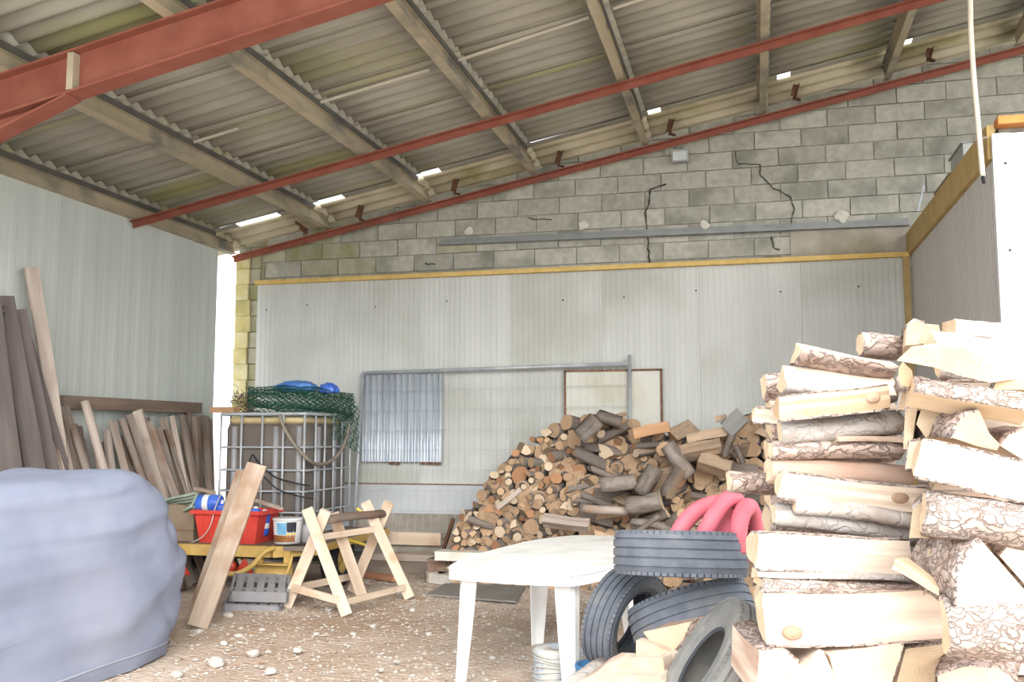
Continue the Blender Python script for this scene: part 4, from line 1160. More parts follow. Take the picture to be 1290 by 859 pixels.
for X in (Xf0 + .18, Xf1 - .12):
    Mx = Matrix.Translation((X, 9.1, .27)) @ Matrix.Rotation(PI / 2, 4, 'Y')
    b = MB(); b.lathe([(.15, -.07), (.22, -.085), (.262, -.07), (.27, -.03), (.27, .03), (.262, .07), (.22, .085), (.15, .07), (.15, -.07)], 32, M=Mx); wh = tp('wheel', b, M['rubber_black'])
    b = MB(); b.lathe([(0, .03), (.05, .03), (.06, .0), (.13, .01), (.152, .05), (.152, -.05), (0, -.05)], 24, M=Mx); tp('hub', b, M['yellow'], wh)
b = MB(); b.bar((Xf0 + .18, 9.1, .27), (Xf1 - .12, 9.1, .27), .06, .06)
for X in (Xf0 + .45, Xf1 - .45): b.box((X, 9.1, .40), (.08, .6, .26))
tp('axle', b, M['purlin_dark'])
b = MB(); b.bar((-4.0, 8.5, DZ - .05), (-4.0, 10.1, DZ - .05), .05, .06); tp('side_beam', b, M['yellow'])
# yellow rods on the right of the trailer
b = MB(); P = [onY(449, 640, 8.9), onY(462, 650, 8.95), onY(470, 665, 8.95), onY(472, 690, 8.9)]; 
b.tube(bez(P, 5), .014, 8); b.tube([P[-1], Vector((-4.0, 8.9, DZ))], .014, 8); tp('guide_rod', b, M['hose_yellow'])

# ---- caged tank
IX0, IX1, IY0, IY1, IZ0, IZ1 = -5.47, -4.47, 9.0, 10.14, DZ - .01, 1.735
ibc = thing('caged_tank', 'stained plastic tank inside a galvanised bar cage on the trailer', 'tank', ((IX0 + IX1) / 2, (IY0 + IY1) / 2, IZ0))
IO = ibc.location.copy()
def ip(name, mb, mat, par=None):
    o = mb.build(name, mat, par or ibc)
    if not par: o.location = -IO
    return o
b = MB(); b.box(((IX0 + IX1) / 2, (IY0 + IY1) / 2, IZ0 + .05), (IX1 - IX0 - .02, IY1 - IY0 - .02, .1)); ip('base_tray', b, M['galv'])
# bottle with rounded corners and top
def rbox(b, x0, x1, y0, y1, z0, z1, r=.09, n=5, top=.06):
    def ring(ins, z):
        o = []
        for cx, cy, a0 in ((x1 - r, y1 - r, 0), (x0 + r, y1 - r, 90), (x0 + r, y0 + r, 180), (x1 - r, y0 + r, 270)):
            for k in range(n + 1):
                a = math.radians(a0 + 90 * k / n); o.append((cx + (r - ins) * math.cos(a), cy + (r - ins) * math.sin(a), z))
        return o
    lv = [ring(.02, z0), ring(0, z0 + .03), ring(0, z1 - top), ring(top * .3, z1 - top * .3), ring(top * .9, z1)]
    N = len(lv[0]); vs = [p for l in lv for p in l]
    fs = [(i * N + k, i * N + (k + 1) % N, (i + 1) * N + (k + 1) % N, (i + 1) * N + k) for i in range(len(lv) - 1) for k in range(N)]
    fs += [tuple(range((len(lv) - 1) * N, len(lv) * N)), tuple(range(N))[::-1]]
    b.add(vs, fs, 0, True)
b = MB(); rbox(b, IX0 + .035, IX1 - .035, IY0 + .035, IY1 - .035, IZ0 + .10, IZ1 - .09); bot = ip('bottle', b, M['tank'])
b = MB(); rbox(b, IX0 + .05, IX1 - .05, IY0 + .05, IY1 - .05, IZ1 - .10, IZ1 - .03, top=.03); ip('bottle_top', b, M['tank_top'])
for px in (250 * .2095 + 240, 500 * .2095 + 240, 640 * .2095 + 240):
    X = onY(px, 580, IY0).x; b = MB(); b.tube([(X, IY0 + .04, IZ0 + .14), (X, IY0 + .04, IZ1 - .13)], .033, 8); ip('bottle_rib', b, M['tank_rib'], bot)
for Y in (9.35, 9.75): b = MB(); b.tube([(IX1 - .04, Y, IZ0 + .14), (IX1 - .04, Y, IZ1 - .13)], .033, 8); ip('bottle_rib', b, M['tank_rib'], bot)
rows = [IZ0 + .02, IZ0 + .235, IZ0 + .45, IZ0 + .665, IZ0 + .90, IZ1]
def ring_bar(z, r):
    q = .06; P = []
    for cx, cy, a0 in ((IX1 - q, IY1 - q, 0), (IX0 + q, IY1 - q, 90), (IX0 + q, IY0 + q, 180), (IX1 - q, IY0 + q, 270)):
        for k in range(5): a = math.radians(a0 + 22.5 * k); P.append((cx + q * math.cos(a), cy + q * math.sin(a), z))
    b = MB(); b.tube(P + [P[0]], r, 8, cap=False); ip('cage_hoop', b, M['galv'])
for i, z in enumerate(rows): ring_bar(z, .018 if i == 5 else .011)
ver = [(IX0 + .02 + (IX1 - IX0 - .04) * k / 4, IY0) for k in range(5)] + [(IX1, IY0 + (IY1 - IY0) * k / 5.2) for k in range(1, 6)] + [(IX0, IY0 + (IY1 - IY0) * k / 5.2) for k in range(1, 6)] + [(IX0 + .1 + (IX1 - IX0) * k / 5, IY1) for k in range(5)]
for X, Y in ver:
    b = MB(); b.tube([(X, Y, IZ0 + .01), (X, Y, IZ1)], .012, 8); ip('cage_bar', b, M['galv'])

# ---- on and around the tank
def netting():
    t = thing('netting_roll', 'crumpled roll of green mesh netting on top of the caged tank', 'netting', (-4.9, 9.55, IZ1 + .02))
    rg = random.Random(5)
    A, Bp = Vector((-5.35, 9.35, IZ1 + .18)), Vector((-4.37, 9.95, IZ1 + .13))
    def surf(u, v, lay):
        p = A.lerp(Bp, u); ax = (Bp - A).normalized(); s = Vector((0, 0, 1)); q = ax.cross(s).normalized()
        a = v * 2 * PI; r = (.195 - .045 * lay) * (1 + .35 * mnoise.noise((u * 3 + lay, math.cos(a), math.sin(a)))) * (.82 + .3 * math.sin(u * PI))
        sag = -.10 * max(0, u - .75) * 4 * .6
        return p + q * math.cos(a) * r * 1.25 + s * (math.sin(a) * r * .8 + sag * (.6 - .4 * math.sin(a)))
    for lay in range(3):
        b = MB(); nu, nv = 30, 15
        for i in range(nu):
            for j in range(nv):
                a = surf(i / nu, (j + (i % 2) * .5) / nv, lay)
                for dj in (0, 1):
                    c = surf((i + 1) / nu, (j + ((i + 1) % 2) * .5 + (dj if i % 2 else dj - 1)) / nv, lay)
                    b.tube([a, c], .0036, 3, cap=False)
        o = b.build('mesh_layer', M['netting'], t); o.location = -t.location; o['kind'] = 'stuff'
    # frayed brown end on the left
    b = MB()
    for k in range(240):
        p = A + Vector((rg.gauss(-.03, .09), rg.gauss(-.05, .08), rg.gauss(-.04, .07))); p.z = max(p.z, IZ1 + .03)
        d = Vector((rg.gauss(0, 1), rg.gauss(0, .6), rg.gauss(0, .7))).normalized() * rg.uniform(.04, .10)
        q = p + d; q.z = max(q.z, IZ1 + .03); b.tube([p, q], .003, 3, cap=False)
    o = b.build('frayed_end', M['netting_brown'], t); o.location = -t.location; o['kind'] = 'stuff'
    # part draping down the side of the cage
    b = MB()
    for i in range(16):
        for j in range(14):
            def S(i, j): return Vector((IX1 + .035 + .02 * math.sin(i * 2 + j), 9.55 + i * .045, IZ1 + .12 - j * .026 - .012 * i * (j / 14)))
            for di in (-1, 1):
                if j % 2 == i % 2: b.tube([S(i, j), S(i + di, j + 1)], .004, 3, cap=False)
    o = b.build('draped_flap', M['netting'], t); o.location = -t.location; o['kind'] = 'stuff'
netting()
def lump(name, label, cat, c, dims, mat, seed, sub=4, amp=.25, freq=2.2, flat=None):
    bm = bmesh.new(); bmesh.ops.create_icosphere(bm, subdivisions=sub, radius=1)
    for v in bm.verts:
        n = mnoise.noise(v.co * freq + Vector((seed, 0, 0))) + .5 * mnoise.noise(v.co * freq * 2.5 + Vector((0, seed, 0)))
        v.co *= 1 + amp * n
        v.co = Vector((v.co.x * dims[0], v.co.y * dims[1], max(v.co.z * dims[2], -dims[2] * .55 if flat is None else flat)))
    me = bpy.data.meshes.new(name); bm.to_mesh(me); bm.free(); me.materials.append(mat)
    for p in me.polygons: p.use_smooth = True
    o = link(name, me); tag(o, label, cat); o.location = c; return o
lump('blue_tarpaulin', 'bundled bright blue tarpaulin lying on the green netting', 'tarpaulin', onY(372, 489, 9.75), (.25, .16, .085), M['blue_tarp'], 3)
lump('blue_sack', 'small dark blue sack beside the bundled tarpaulin', 'sack', onY(414, 491, 9.75), (.11, .10, .075), M['blue'], 9)
P = [onY(352, 522, 8.97), onY(357, 537, 8.96), onY(368, 556, 8.95), onY(384, 575, 8.94), onX(397, 584, IX1 + .04), onX(412, 583, IX1 + .05), onX(428, 570, IX1 + .05), onX(437, 548, IX1 + .04), onX(440, 533, IX1 + .03)]
b = MB(); b.tube(bez(P, 6), .019, 8); tag(b.build('hanging_hose', M['hose']), 'grey brown hose looped over the cage corner', 'hose')
o = MB(); o.box((0, 0, 0), (.28, .12, .06)); o = o.build('wood_offcut', M['plank_orange']); o.location = onY(283, 522, 9.12); o.location.z = IZ1 + .05; tag(o, 'short orange wood offcut on the left cage corner', 'offcut')
# load in front of the tank
def tub(label, c, w, d, h, mat, rz):
    t = thing('red_tub', label, 'tub', c, rz); b = MB()
    lv = [(w * .42, d * .42, 0), (w * .49, d * .49, h), (w * .455, d * .455, h), (w * .40, d * .40, .02)]
    vs = []
    for a, e, z in lv: vs += [(-a, -e, z), (a, -e, z), (a, e, z), (-a, e, z)]
    fs = [(i * 4 + k, i * 4 + (k + 1) % 4, (i + 1) * 4 + (k + 1) % 4, (i + 1) * 4 + k) for i in range(3) for k in range(4)] + [(3, 2, 1, 0), (12, 13, 14, 15)]
    b.add(vs, fs); b.build('body', M[mat], t)
    b = MB(); a, e = w * .52, d * .52
    for p, q in (((-a, -e), (a, -e)), ((a, -e), (a, e)), ((a, e), (-a, e)), ((-a, e), (-a, -e))): b.bar((p[0], p[1], h), (q[0], q[1], h), .035, .035)
    b.build('rim', M[mat], t)
    for k in range(7):
        x = -w * .36 + k * w * .12; b = MB(); b.bar((x, -d * .425, .03), (x, -d * .488, h - .02), .02, .012, up=(0, -1, 0)); b.build('rib', M[mat], t)
    return t
tc_ = onY(296, 686, 8.42)
tub('red plastic tub of bottles standing on the yellow trailer', (tc_.x, 8.45, DZ - .01), .70, .42, .29, 'red', 0)
def bottle(label, c, r, h, mat, tilt=0, rz=0):
    t = thing('blue_can', label, 'can', c, rz); t.rotation_euler = (tilt, 0, rz)
    b = MB(); b.lathe([(0, 0), (r * .92, 0), (r, .01), (r, h * .88), (r * .93, h * .95), (r * .5, h), (0, h)], 20); b.build('body', M['blue'], t)
    b = MB(); b.lathe([(r + .001, h * .30), (r + .0015, h * .31), (r + .0015, h * .52), (r + .001, h * .53)], 20); b.build('label_band', M['paint_white'], t)
    b = MB(); b.lathe([(r * .4, h), (r * .4, h + .02), (0, h + .022)], 14); b.build('cap', M['paint_white'], t)
p = onY(262, 634, 8.40); bottle('larger blue can with white lettering lying across the red tub', (p.x - .12, 8.42, p.z + .0), .085, .25, 'blue', PI / 2, PI / 2 + .1)
p = onY(279, 640, 8.46); bottle('blue can half sunk in the red tub behind the boards', (p.x, 8.48, DZ + .12), .075, .24, 'blue', .15)
for i, px in enumerate((322, 331)):
    p = onY(px, 640, 8.44); bottle(('blue and white can peeping out of the red tub', 'second blue can at the right end of the red tub')[i], (p.x, 8.40 + .06 * i, DZ + .09 - .03 * i), .055, .22, 'blue', -.2 + .3 * i, i)
pc = onY(358, 686, 8.36)
pl = thing('paint_pail', 'white paint pail with blue and brown label beside the red tub', 'pail', (pc.x, 8.42, DZ - .01))
b = MB(); b.lathe([(0, 0), (.115, 0), (.125, .01), (.135, .225), (.13, .225), (.12, .02), (0, .02)], 28); b.build('body', M['paint_white'], pl)
b = MB(); b.lathe([(.136, .215), (.142, .22), (.142, .238), (.12, .24), (0, .236)], 28); b.build('lid', M['paint_white'], pl)
def arc_patch(r0, r1, z0, z1, a0, a1):
    b = MB(); n = 8; vs = []
    for z, r in ((z0, r0), (z1, r1)):
        for k in range(n + 1): a = math.radians(a0 + (a1 - a0) * k / n); vs.append((r * math.cos(a), r * math.sin(a), z))
    b.add(vs, [(k, k + 1, n + 2 + k, n + 1 + k) for k in range(n)], 0, True); return b
arc_patch(.1275, .1290, .02, .085, 215, 330).build('brown_band', M['paint_brown'], pl)
arc_patch(.1295, .1350, .09, .20, 250, 292).build('blue_picture', M['paint_blue'], pl)
arc_patch(.1295, .1350, .11, .205, 293, 335).build('dark_lettering', M['paint_black'], pl)
arc_patch(.1292, .1300, .088, .104, 252, 335).build('yellow_band', M['paint_yellow'], pl)
p2 = onY(383, 688, 8.5)
b = MB(); b.lathe([(0, 0), (.05, 0), (.055, .01), (.055, .14), (.045, .16), (.02, .17), (.02, .19), (0, .19)], 18)
o = tag(b.build('clear_jar', M['tank_rib']), 'small grey bottle next to the paint pail', 'bottle'); o.location = (p2.x, 8.55, DZ - .01)
o = MB(); o.bar((0, 0, 0), (.42, .0, 0), .035, .03); o = o.build('wood_stick', M['stake_pale']); tag(o, 'short wooden stick lying across the red tub', 'stick')
a, c = onY(322, 630, 8.55), onY(373, 646, 8.28); place(o, a, frame(c - a))
o = MB(); o.bar((0, 0, 0), (.30, 0, 0), .04, .03); o = o.build('wood_stick', M['board']); tag(o, 'brown stick lying on the cans over the tub', 'stick')
a, c = onY(246, 615, 8.6), onY(282, 623, 8.45); place(o, a, frame(c - a))
cb = onY(232, 660, 8.45)
b = MB(); b.box((0, 0, .17), (.38, .3, .34)); o = tag(b.build('carton', M['carton']), 'brown cardboard box beside the red tub', 'box'); o.location = (cb.x - .02, 8.5, DZ - .01)
b = MB(); b.box((0, 0, .343), (.17, .3, .006), Matrix.Rotation(.0, 3, 'Z')); b.box((-.1, 0, .35), (.17, .3, .006)); b.build('flap', M['carton'], o)
b = MB(); b.box((0, -.151, .1), (.38, .004, .012)); b.build('seam', M['brown_edge'], o)
b = MB()
for k in range(4):
    P = [onY(198, 634 + 2 * k, 8.35 + .05 * k), onY(215, 628 + 3 * k, 8.33 + .05 * k), onY(235, 624 + 4 * k, 8.33 + .04 * k), onY(248, 622 + 5 * k, 8.38), onY(240 - 3 * k, 640 + k, 8.30)]
    b.tube(bez(P, 6), .013, 7)
tag(b.build('hose_coil', M['hose_green']), 'loose coil of grey green hose on the cardboard box', 'hose')
P = [onY(280, 618, 8.36), onY(271, 640, 8.25), onY(265, 662, 8.2), onY(255, 676, 8.2), onY(240, 684, 8.22)]
b = MB(); b.tube(bez(P, 6), .006, 6); tag(b.build('loose_wire', M['wire']), 'thin pale wire trailing down past the red tub', 'wire')
b = MB(); rg = random.Random(8)
P = [onY(312, 590, 8.93), onY(318, 573, 8.92), onY(325, 582, 8.9), onY(345, 600, 8.93), onY(370, 608, 8.93), onY(390, 612, 8.9)]
b.tube(bez(P, 6), .009, 6); b.tube(bez([q + Vector((.05, 0, -.13)) for q in P[2:]], 6), .008, 6)
tag(b.build('black_cable', M['rubber_black']), 'black cable strung along the tank cage', 'cable')
# ---- boards leaning on the trailer
def lean_board(name, label, foot, top, d_top, w, th, mat, up=(0, -1, .3), cat='board'):
    a = onZ(*foot, 0.0); t = atD(*top, d_top); L = (t - a).length
    b = MB(); n = 6; vs = []
    rg = random.Random(int(foot[0]))
    for i in range(n + 1):
        x = L * i / n; ww = w * (1 + rg.uniform(-.03, .03)); 
        vs += [(x, -ww / 2, -th / 2), (x, ww / 2, -th / 2), (x, ww / 2, th / 2), (x, -ww / 2, th / 2)]
    fs = [(i * 4 + k, (i + 1) * 4 + k, (i + 1) * 4 + (k + 1) % 4, i * 4 + (k + 1) % 4) for i in range(n) for k in range(4)] + [(0, 1, 2, 3), (n * 4 + 3, n * 4 + 2, n * 4 + 1, n * 4)]
    b.add(vs, fs); o = tag(b.build(name, mat), label, cat)
    place(o, a + Vector((0, 0, .02)), frame(t - a, up)); return o
lean_board('leaning_board', 'wide tan board leaning against the trailer, in front of the other', (249, 793), (324, 588), 7.95, .165, .03, M['board'], up=(.25, -1, .3))
lean_board('leaning_board', 'narrower board leaning behind the wide tan board', (240, 786), (304, 596), 8.05, .10, .04, M['board'], up=(-.5, -1, .3))
# ---- grey slotted trays
tcen = onZ(315, 768, 0)
for k in range(2):
    t = thing('slotted_tray', ('lower grey slotted tray on the ground under the trailer', 'upper grey slotted tray lying askew on the other tray')[k], 'tray', (tcen.x + (.03 if k else 0), tcen.y + .12, .0 + .13 * k), .45 + .12 * k)
    t.rotation_euler = (.24 if k else .16, .06, .30 + .16 * k)
    b = MB(); w, d, h = .50, .42, .09
    b.box((0, -d / 2 + .012, h / 2), (w, .024, h)); b.box((0, d / 2 - .012, h / 2), (w, .024, h)); b.box((-w / 2 + .012, 0, h / 2), (.024, d, h)); b.box((w / 2 - .012, 0, h / 2), (.024, d, h))
    b.build('frame', M['tray'], t)
    for i in range(5):
        b = MB(); b.box((-w / 2 + .07 + i * .09, 0, h - .006), (.062, d - .03, .014)); b.build('slat', M['tray'], t)
    for s in (-1, 1):
        b = MB(); b.box((0, s * .09, h - .02), (w - .03, .03, .016)); b.build('cross_rib', M['tray'], t)

# ================================================================== LEFT WALL TIMBER
o = MB(); a, c = onX(76, 506, XL + .10), onX(251, 514, XL + .10)
o.bar((0, 0, 0), ((c - a).length, 0, 0), .08, .12); o = struct(o.build('trim_4', M['rail']), 'brown horizontal timber rail along the low wall'); place(o, a, frame(c - a))
def stake(label, tx, ty, bx, by, wpx, mat, xt=-6.02, xb=-5.80, group='stakes along the low wall', th=.07, name='fence_stake', cat='stake'):
    t = onX(tx, ty, xt); q = onX(bx, by, xb); d = q - t
    f = t + d * ((0.01 - t.z) / d.z)
    if f.x > -5.35: f.x = -5.35
    w = wpx * ((t - CP).dot(FW)) / FPX; L = (t - f).length
    ring = section('board' if name != 'fence_stake' else ('half', 'board', 'wedge', 'round')[int(tx * 3) % 4], .07 if th is None else th, w, 0 if name != 'fence_stake' else tx, random.Random(int(tx * 7)))
    b, _ = log_meshes(ring, L, int(tx * 3 + ty), None, nseg=9, bark_child=False, jit=.05 if name != 'fence_stake' else .16, bow=.012, taper=1 if name != 'fence_stake' else .9)
    o = tag(b.build(name, [mat] * 3), label, cat, group)
    place(o, (t + f) / 2, frame(t - f, (1, -.6, .2))); return o
cs = .2329
S = [((265, 250), (370, 500), 45, 0), ((335, 250), (400, 500), 38, 0), ((395, 235), (505, 500), 48, 0), ((452, 112), (556, 490), 50, 1), ((520, 300), (590, 500), 40, 0), ((575, 268), (615, 490), 45, 2),
     ((610, 218), (690, 500), 50, 0), ((663, 202), (775, 530), 46, 0), ((700, 180), (840, 590), 45, 0), ((740, 158), (880, 590), 72, 2), ((800, 220), (930, 590), 45, 0), ((845, 255), (955, 600), 45, 0),
     ((905, 258), (1025, 610), 50, 0), ((935, 190), (1005, 560), 40, 2), ((990, 185), (1055, 560), 45, 0), ((1055, 195), (1075, 590), 48, 0), ((1110, 195), (1135, 570), 55, 3), ((1090, 420), (1150, 575), 40, 0), ((960, 300), (1010, 600), 40, 3), ((640, 300), (730, 560), 40, 3), ((440, 320), (520, 500), 45, 3), ((340, 140), (440, 500), 60, 3), ((560, 330), (640, 560), 42, 3), ((785, 200), (850, 560), 42, 3), ((880, 200), (960, 570), 40, 3), ((1025, 170), (1050, 560), 40, 3), ((420, 250), (480, 500), 40, 3), ((1140, 210), (1150, 560), 30, 3), ((690, 230), (760, 560), 40, 3), ((300, 230), (400, 500), 40, 3)]
for i, (a, c, w, m) in enumerate(S):
    mm = [M['stake'], M['stake_pale'], M['stake_pale'], M['stake']][m]
    lab = ['weathered grey brown stake leaning in the row against the low wall', 'tall pale stake standing above the leaning row', 'pale bleached stake in the leaning row', 'dark weathered stake half hidden behind the leaning row'][m]
    if i == 9: lab = 'thickest pale split post in the leaning row'
    if m == 0:
        rank = sum(1 for q in S if q[3] == 0 and q[0][0] > a[0])
        lab = ('nearest', 'second', 'third', 'fourth', 'fifth', 'sixth', 'seventh', 'eighth', 'ninth', 'tenth', 'eleventh', 'twelfth', 'thirteenth', 'fourteenth', 'fifteenth')[rank] + ' weathered brown stake of the leaning row, counted from the caged tank'
    back = .10 if m == 3 else 0
    stake(lab, a[0] * cs, 480 + a[1] * cs, c[0] * cs, 480 + c[1] * cs, w * cs, mm, xt=-6.06 - back, xb=-5.86 - back + (.0 if i % 2 else .05))
# tall board and dark planks at the far left
stake('tall pale knotty board reaching high up the low wall', 36, 337, 68, 538, 17, M['stake_pale'], xt=-6.2, xb=-6.02, group=None, th=.05, name='tall_board', cat='board')
for (a, c, w, lab) in (((6, 373), (40, 592), 26, 'dark purple brown plank with two bolt holes near its top'), ((22, 390), (62, 592), 24, 'dark plank with bolt holes at half height'), ((-14, 380), (14, 592), 28, 'dark plank furthest from the stake row'), ((34, 420), (84, 592), 10, 'thin dark batten beside the dark planks')):
    stake(lab, a[0], a[1], c[0], c[1], w, M['plank_dark'], xt=-6.12, xb=-5.92, group=None, th=.045, name='dark_plank', cat='plank')
hb = MB(); hb.lathe([(0, 0), (.014, 0), (.014, .006), (0, .006)], 10); hme = hb.mesh('bolt_hole', M['groove'])
dp = [o for o in COL.objects if o.name.startswith('dark_plank')]
for k, (x, y) in enumerate(((10, 384), (11, 392), (28, 493), (30, 501))):
    par = dp[0 if k < 2 else 1]; o = link('bolt_hole', hme, par)
    w = onX(x, y, -5.98 if k < 2 else -5.93); inv = par.matrix_basis.inverted(); q = inv @ w; q.y = max(-.06, min(.06, q.y)); q.z = .026
    o.location = q

# ================================================================== AT THE BACK WALL
# fence panel
fp = thing('site_fence', 'galvanised mesh site fence panel leaning on the back wall', 'fence', (-2.9, 10.45, 0))
FO = Vector((-2.9, 10.45, 0))
YFN = 10.50
A = onY(457, 470, YFN); B = onY(793, 458, YFN)
def fpart(name, b, mat):
    o = b.build(name, mat, fp); o.location = -FO; return o
b = MB(); foot = Vector((A.x - .05, YFN - .12, 0.02)); b.tube([foot, A], .021, 10); fpart('post', b, M['galv'])
b = MB(); foot2 = Vector((B.x, YFN - .12, .02)); tpz = onY(793, 447, YFN); b.tube([foot2, tpz], .021, 10); fpart('post', b, M['galv'])
b = MB(); b.tube([A, B], .021, 10); fpart('top_rail', b, M['galv'])
b = MB(); b.tube([foot.lerp(A, .08), foot2.lerp(B, .08)], .021, 10); fpart('bottom_rail', b, M['galv'])
for k in range(1, 34):
    b = MB(); t = k / 34; b.tube([foot.lerp(A, .08).lerp(foot2.lerp(B, .08), t), A.lerp(B, t)], .0022, 4, cap=False); fpart('mesh_wire', b, M['galv'])
for k in range(1, 9):
    b = MB(); t = .08 + .92 * k / 9; b.tube([foot.lerp(A, t), foot2.lerp(B, t)], .003, 4, cap=False); fpart('mesh_wire', b, M['galv'])
# corrugated zinc sheet
a0, a1 = onY(459, 473, YB - .11), onY(558, 582, YB - .11)
b = MB(); n = 13 * 8; w = a1.x - a0.x; vs = []
for z in (a1.z, a0.z):
    for yy in (0, .004):
        for i in range(n + 1): vs.append((a0.x + w * i / n, YB - .158 + .024 * math.sin(2 * PI * 13 * i / n) + yy, z))
m = n + 1
b.add(vs, [(i, i + 1, 2 * m + i + 1, 2 * m + i) for i in range(n)] + [(m + i + 1, m + i, 3 * m + i, 3 * m + i + 1) for i in range(n)] + [(2 * m + i, 2 * m + i + 1, 3 * m + i + 1, 3 * m + i) for i in range(n)], 0, True)
tag(b.build('corrugated_sheet', M['zinc']), 'shiny corrugated zinc sheet fixed on the pale panel wall', 'metal sheet')
b = MB()
for x0, x1 in ((490, 503), (530, 556)):
    p, q = onY(x0, 583, YB - .11), onY(x1, 584, YB - .11); b.bar(p, q, .03, .03)
o = b.build('foam_remnant', M['brown_edge'], wall_back)
# white hatch board
a0, a1 = onY(713, 468, YB - .10), onY(834, 540, YB - .14)
wb = thing('white_board', 'white hatch board with brown edges behind the fence post', 'board', ((a0.x + a1.x) / 2, YB - .14, a1.z))
w, h = a1.x - a0.x, a0.z - a1.z
b = MB(); b.box((0, .0, h / 2), (w, .025, h)); b.build('sheet', M['white_board'], wb)
for c, d in (((0, -.006, h), (w + .03, .04, .022)), ((-w / 2, -.006, h / 2), (.022, .04, h)), ((w / 2, -.006, h / 2), (.022, .04, h))):
    b = MB(); b.box(c, d); b.build('edge_strip', M['brown_edge'], wb)
# floodlight
p = onY(857, 198, YB - .06); fl = thing('floodlight', 'small grey floodlight under the red bar on the block wall', 'floodlight', p)
b = MB(); b.box((0, -.03, 0), (.19, .09, .14)); b.build('housing', M['light_body'], fl)
b = MB(); b.box((0, -.077, -.005), (.15, .006, .10)); b.build('glass', M['light_glass'], fl)
b = MB(); b.bar((-.03, .0, .07), (-.03, .04, .13), .02, .02); b.bar((.03, .0, .07), (.03, .04, .13), .02, .02); b.build('bracket', M['galv'], fl)
b = MB()
for k in range(5): b.box((-.07 + .035 * k, .02, .0), (.006, .03, .13))
b.build('cooling_fins', M['light_body'], fl)
# things on top of the right partition
p = onX(1213, 215, XC + .05)
b = MB(); b.box((0, 0, .10), (.22, .5, .20)); o = tag(b.build('junction_box', M['light_body']), 'grey metal box on top of the boarded room', 'box'); o.location = (XC + .14, 8.35, ZC + .0)
b = MB(); b.box((-.005, 0, .205), (.24, .52, .012)); b.build('lid', M['ledge'], o)
b = MB(); b.box((0, 0, .06), (.22, .7, .12)); o = tag(b.build('timber_block', M['rail']), 'dark timber length behind the metal box on the room', 'timber'); o.location = (XC + .14, 9.05, ZC)
b = MB(); b.box((0, 0, 0), (.02, .03, .28)); o = tag(b.build('metal_strip', M['galv']), 'short bright metal strip propped at the end of the room top', 'metal strip'); o.location = onY(1160, 250, 10.45); o.rotation_euler = (0, .25, 0)
# hanging cable
P = [onY(1221, -20, 6.9), onY(1223, 40, 6.9), onY(1227, 100, 6.9), onY(1233, 165, 6.9), onY(1238, 222, 6.9)]
top = P[0].copy(); top.z = zp(top.x) + .16; top.x -= .03
hc = thing('hanging_cable', 'pale conduit hanging from the roof beside the boarded room', 'cable', P[-1])
b = MB(); b.tube(bez([top] + P, 6), .018, 8); o = b.build('conduit', M['cable'], hc); o.location = -hc.location
b = MB(); b.tube([P[-1], P[-1] + Vector((.005, 0, -.05))], .012, 8); o = b.build('bare_end', M['rubber_black'], hc); o.location = -hc.location
q = bez([top] + P, 6)[-6]; b = MB(); b.tube([q + Vector((-.05, 0, -.01)), q + Vector((.05, 0, .01))], .008, 6); o = b.build('tie', M['hose'], hc); o.location = -hc.location
# planks and rubbish by the wall foot
def floor_plank(label, a, b_, z, w, h, mat, name='floor_plank', cat='plank'):
    p, q = onZ(*a, z), onZ(*b_, z); mb = MB(); mb.box((0, 0, 0), ((q - p).length, w, h)); o = tag(mb.build(name, mat), label, cat)
    place(o, (p + q) / 2, frame(q - p)); return o
def wall_plank(label, a, b_, Y, w, h, mat, zc):
    p, q = onY(*a, Y), onY(*b_, Y); p.z = q.z = zc; mb = MB(); mb.box((0, 0, 0), ((q - p).length, w, h)); o = tag(mb.build('floor_plank', mat), label, 'plank'); place(o, (p + q) / 2, frame(q - p)); return o
wall_plank('weathered sleeper lying lowest at the foot of the wall', (452, 700), (572, 700), 10.2, .30, .14, M['stake'], .07)
wall_plank('pale grey plank on top of the sleeper', (468, 690), (566, 690), 10.15, .24, .07, M['stake_pale'], .176)
wall_plank('grey concrete beam behind the pale planks', (476, 680), (580, 680), 10.42, .20, .34, M['plinth'], .17)
wall_plank('light tan plank leaning flat on the stacked planks', (484, 676), (556, 676), 10.28, .05, .14, M['sawn'], .36)
wall_plank('white painted plank under the firewood heap', (552, 678), (618, 680), 9.42, .22, .09, M['white_board'], .30)
# low pallets carrying the heap
def pallet(label, c, rz, z):
    t = thing('pallet', label, 'pallet', (c[0], c[1], z), rz, 'pallets under the firewood heap')
    for s in (-.45, 0, .45): b = MB(); b.box((0, s, .05), (1.2, .09, .10)); b.build('bearer', M['stake'], t)
    for k in range(6): b = MB(); b.box((-.54 + k * .216, 0, .11), (.13, 1.0, .02)); b.build('deck_board', M['stake'], t)
for i in range(3):
    for k in range(2): pallet('weathered pallet under the firewood heap', (-2.72 + 1.24 * i, 9.98), .03 * (k - .5), .125 * k)
lean_board('iron_bar', 'rusty iron bar leaning at the left foot of the heap', (547, 730), (571, 656), 9.9, .035, .035, M['rust'], cat='bar')
floor_plank('reddish plank on the floor behind the sawhorse', (452, 722), (500, 729), .03, .12, .05, M['terra'])
b = floor_plank('white block on the floor beside the table corner', (545, 727), (570, 730), .05, .14, .10, M['stone'], name='white_block', cat='block')
mt = MB(); q = [onZ(*p, .02) for p in ((536, 748), (575, 727), (665, 735), (650, 757))]; mt.prism([p for p in q], (0, 0, -.018)); tag(mt.build('grey_mat', M['mat_grey']), 'flat dark grey mat on the floor behind the table', 'mat')
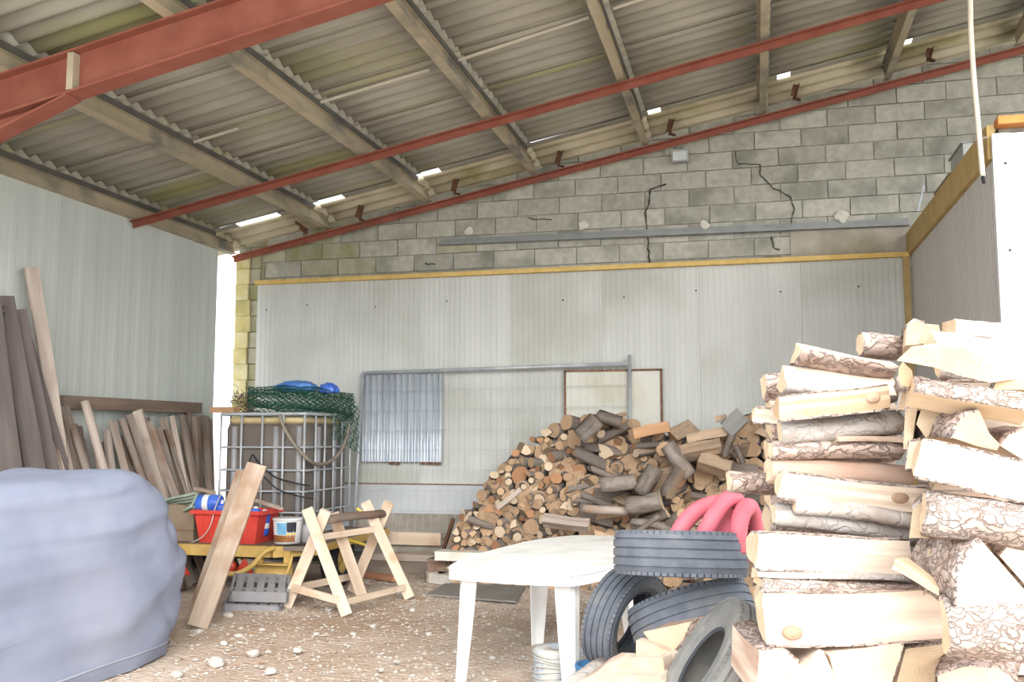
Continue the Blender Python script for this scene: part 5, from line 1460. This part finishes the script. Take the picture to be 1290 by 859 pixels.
# ---- stones
def stone_mesh(seed):
    bm = bmesh.new(); bmesh.ops.create_icosphere(bm, subdivisions=2, radius=1)
    for v in bm.verts:
        v.co *= 1 + .35 * mnoise.noise(v.co * 1.6 + Vector((seed * 3.1, 0, 0))); v.co.z *= .6
    me = bpy.data.meshes.new('stone'); bm.to_mesh(me); bm.free(); me.materials.append(M['stone']); return me
SM = [stone_mesh(i) for i in range(6)]
for i, (px, py, s) in enumerate(((320, 826, 16), (272, 838, 20), (341, 848, 14), (375, 821, 12), (223, 852, 14), (288, 777, 12), (414, 770, 12), (250, 797, 10), (252, 772, 8), (300, 803, 10), (282, 812, 10), (445, 800, 8), (470, 790, 9), (520, 770, 9), (540, 800, 8), (398, 800, 8), (330, 795, 8), (500, 835, 9), (620, 830, 8), (480, 845, 8))):
    p = onZ(px, py, 0); o = link('stone', SM[i % 6]); r = s * (p - CP).length / FPX / 2
    o.location = (p.x, p.y, r * .35); o.scale = (r, r, r); o.rotation_euler = (0, 0, i * 1.7)
    tag(o, 'pale stone lying loose on the earth floor' if s < 12 else 'larger pale stone lying on the earth floor near the cover', 'stone', 'loose stones' if s < 12 else 'larger stones')
rg = random.Random(12); b = MB()
ico = [(0, 0, 1), (.9, 0, .2), (.2, .9, .1), (-.8, .5, .2), (-.7, -.6, .2), (.3, -.9, .15)]; IF = [(0, 1, 2), (0, 2, 3), (0, 3, 4), (0, 4, 5), (0, 5, 1)]
for k in range(5200):
    y = 4.6 + 5.2 * rg.random() ** .8; x = rg.uniform(-4.4, .4)
    s = rg.choice([.008, .010, .013, .018]) * rg.uniform(.7, 1.3); a = rg.uniform(0, 6.28); ca, sa = math.cos(a), math.sin(a); e = rg.uniform(.6, 1.5)
    z = .022 * mnoise.noise((x * .9, y * .9, 0)) - .006
    b.add([(x + (p[0] * ca * e - p[1] * sa) * s, y + (p[0] * sa * e + p[1] * ca) * s, z + p[2] * s * .7) for p in ico], IF, 0)
o = b.build('gravel', M['stone']); o['kind'] = 'stuff'; tag(o, 'scattered pale gravel on the earth floor', 'gravel')
b = MB()
for k in range(1600):
    y = 4.8 + 5.2 * rg.random() ** .8; x = rg.uniform(-4.4, .8); a = rg.uniform(0, 6.28); l = rg.uniform(.02, .07); w = rg.uniform(.004, .012)
    z = .022 * mnoise.noise((x * .9, y * .9, 0)) + .002
    b.box((x, y, z), (l, w, .005), Matrix.Rotation(a, 3, 'Z') @ Matrix.Rotation(rg.uniform(-.2, .2), 3, 'Y'))
o = b.build('wood_chips', M['board']); o['kind'] = 'stuff'; tag(o, 'scattered wood chips and bark crumbs on the floor', 'wood chips')
for m in bpy.data.materials: m.use_backface_culling = False
print('HEAP LOGS', N_HEAP)
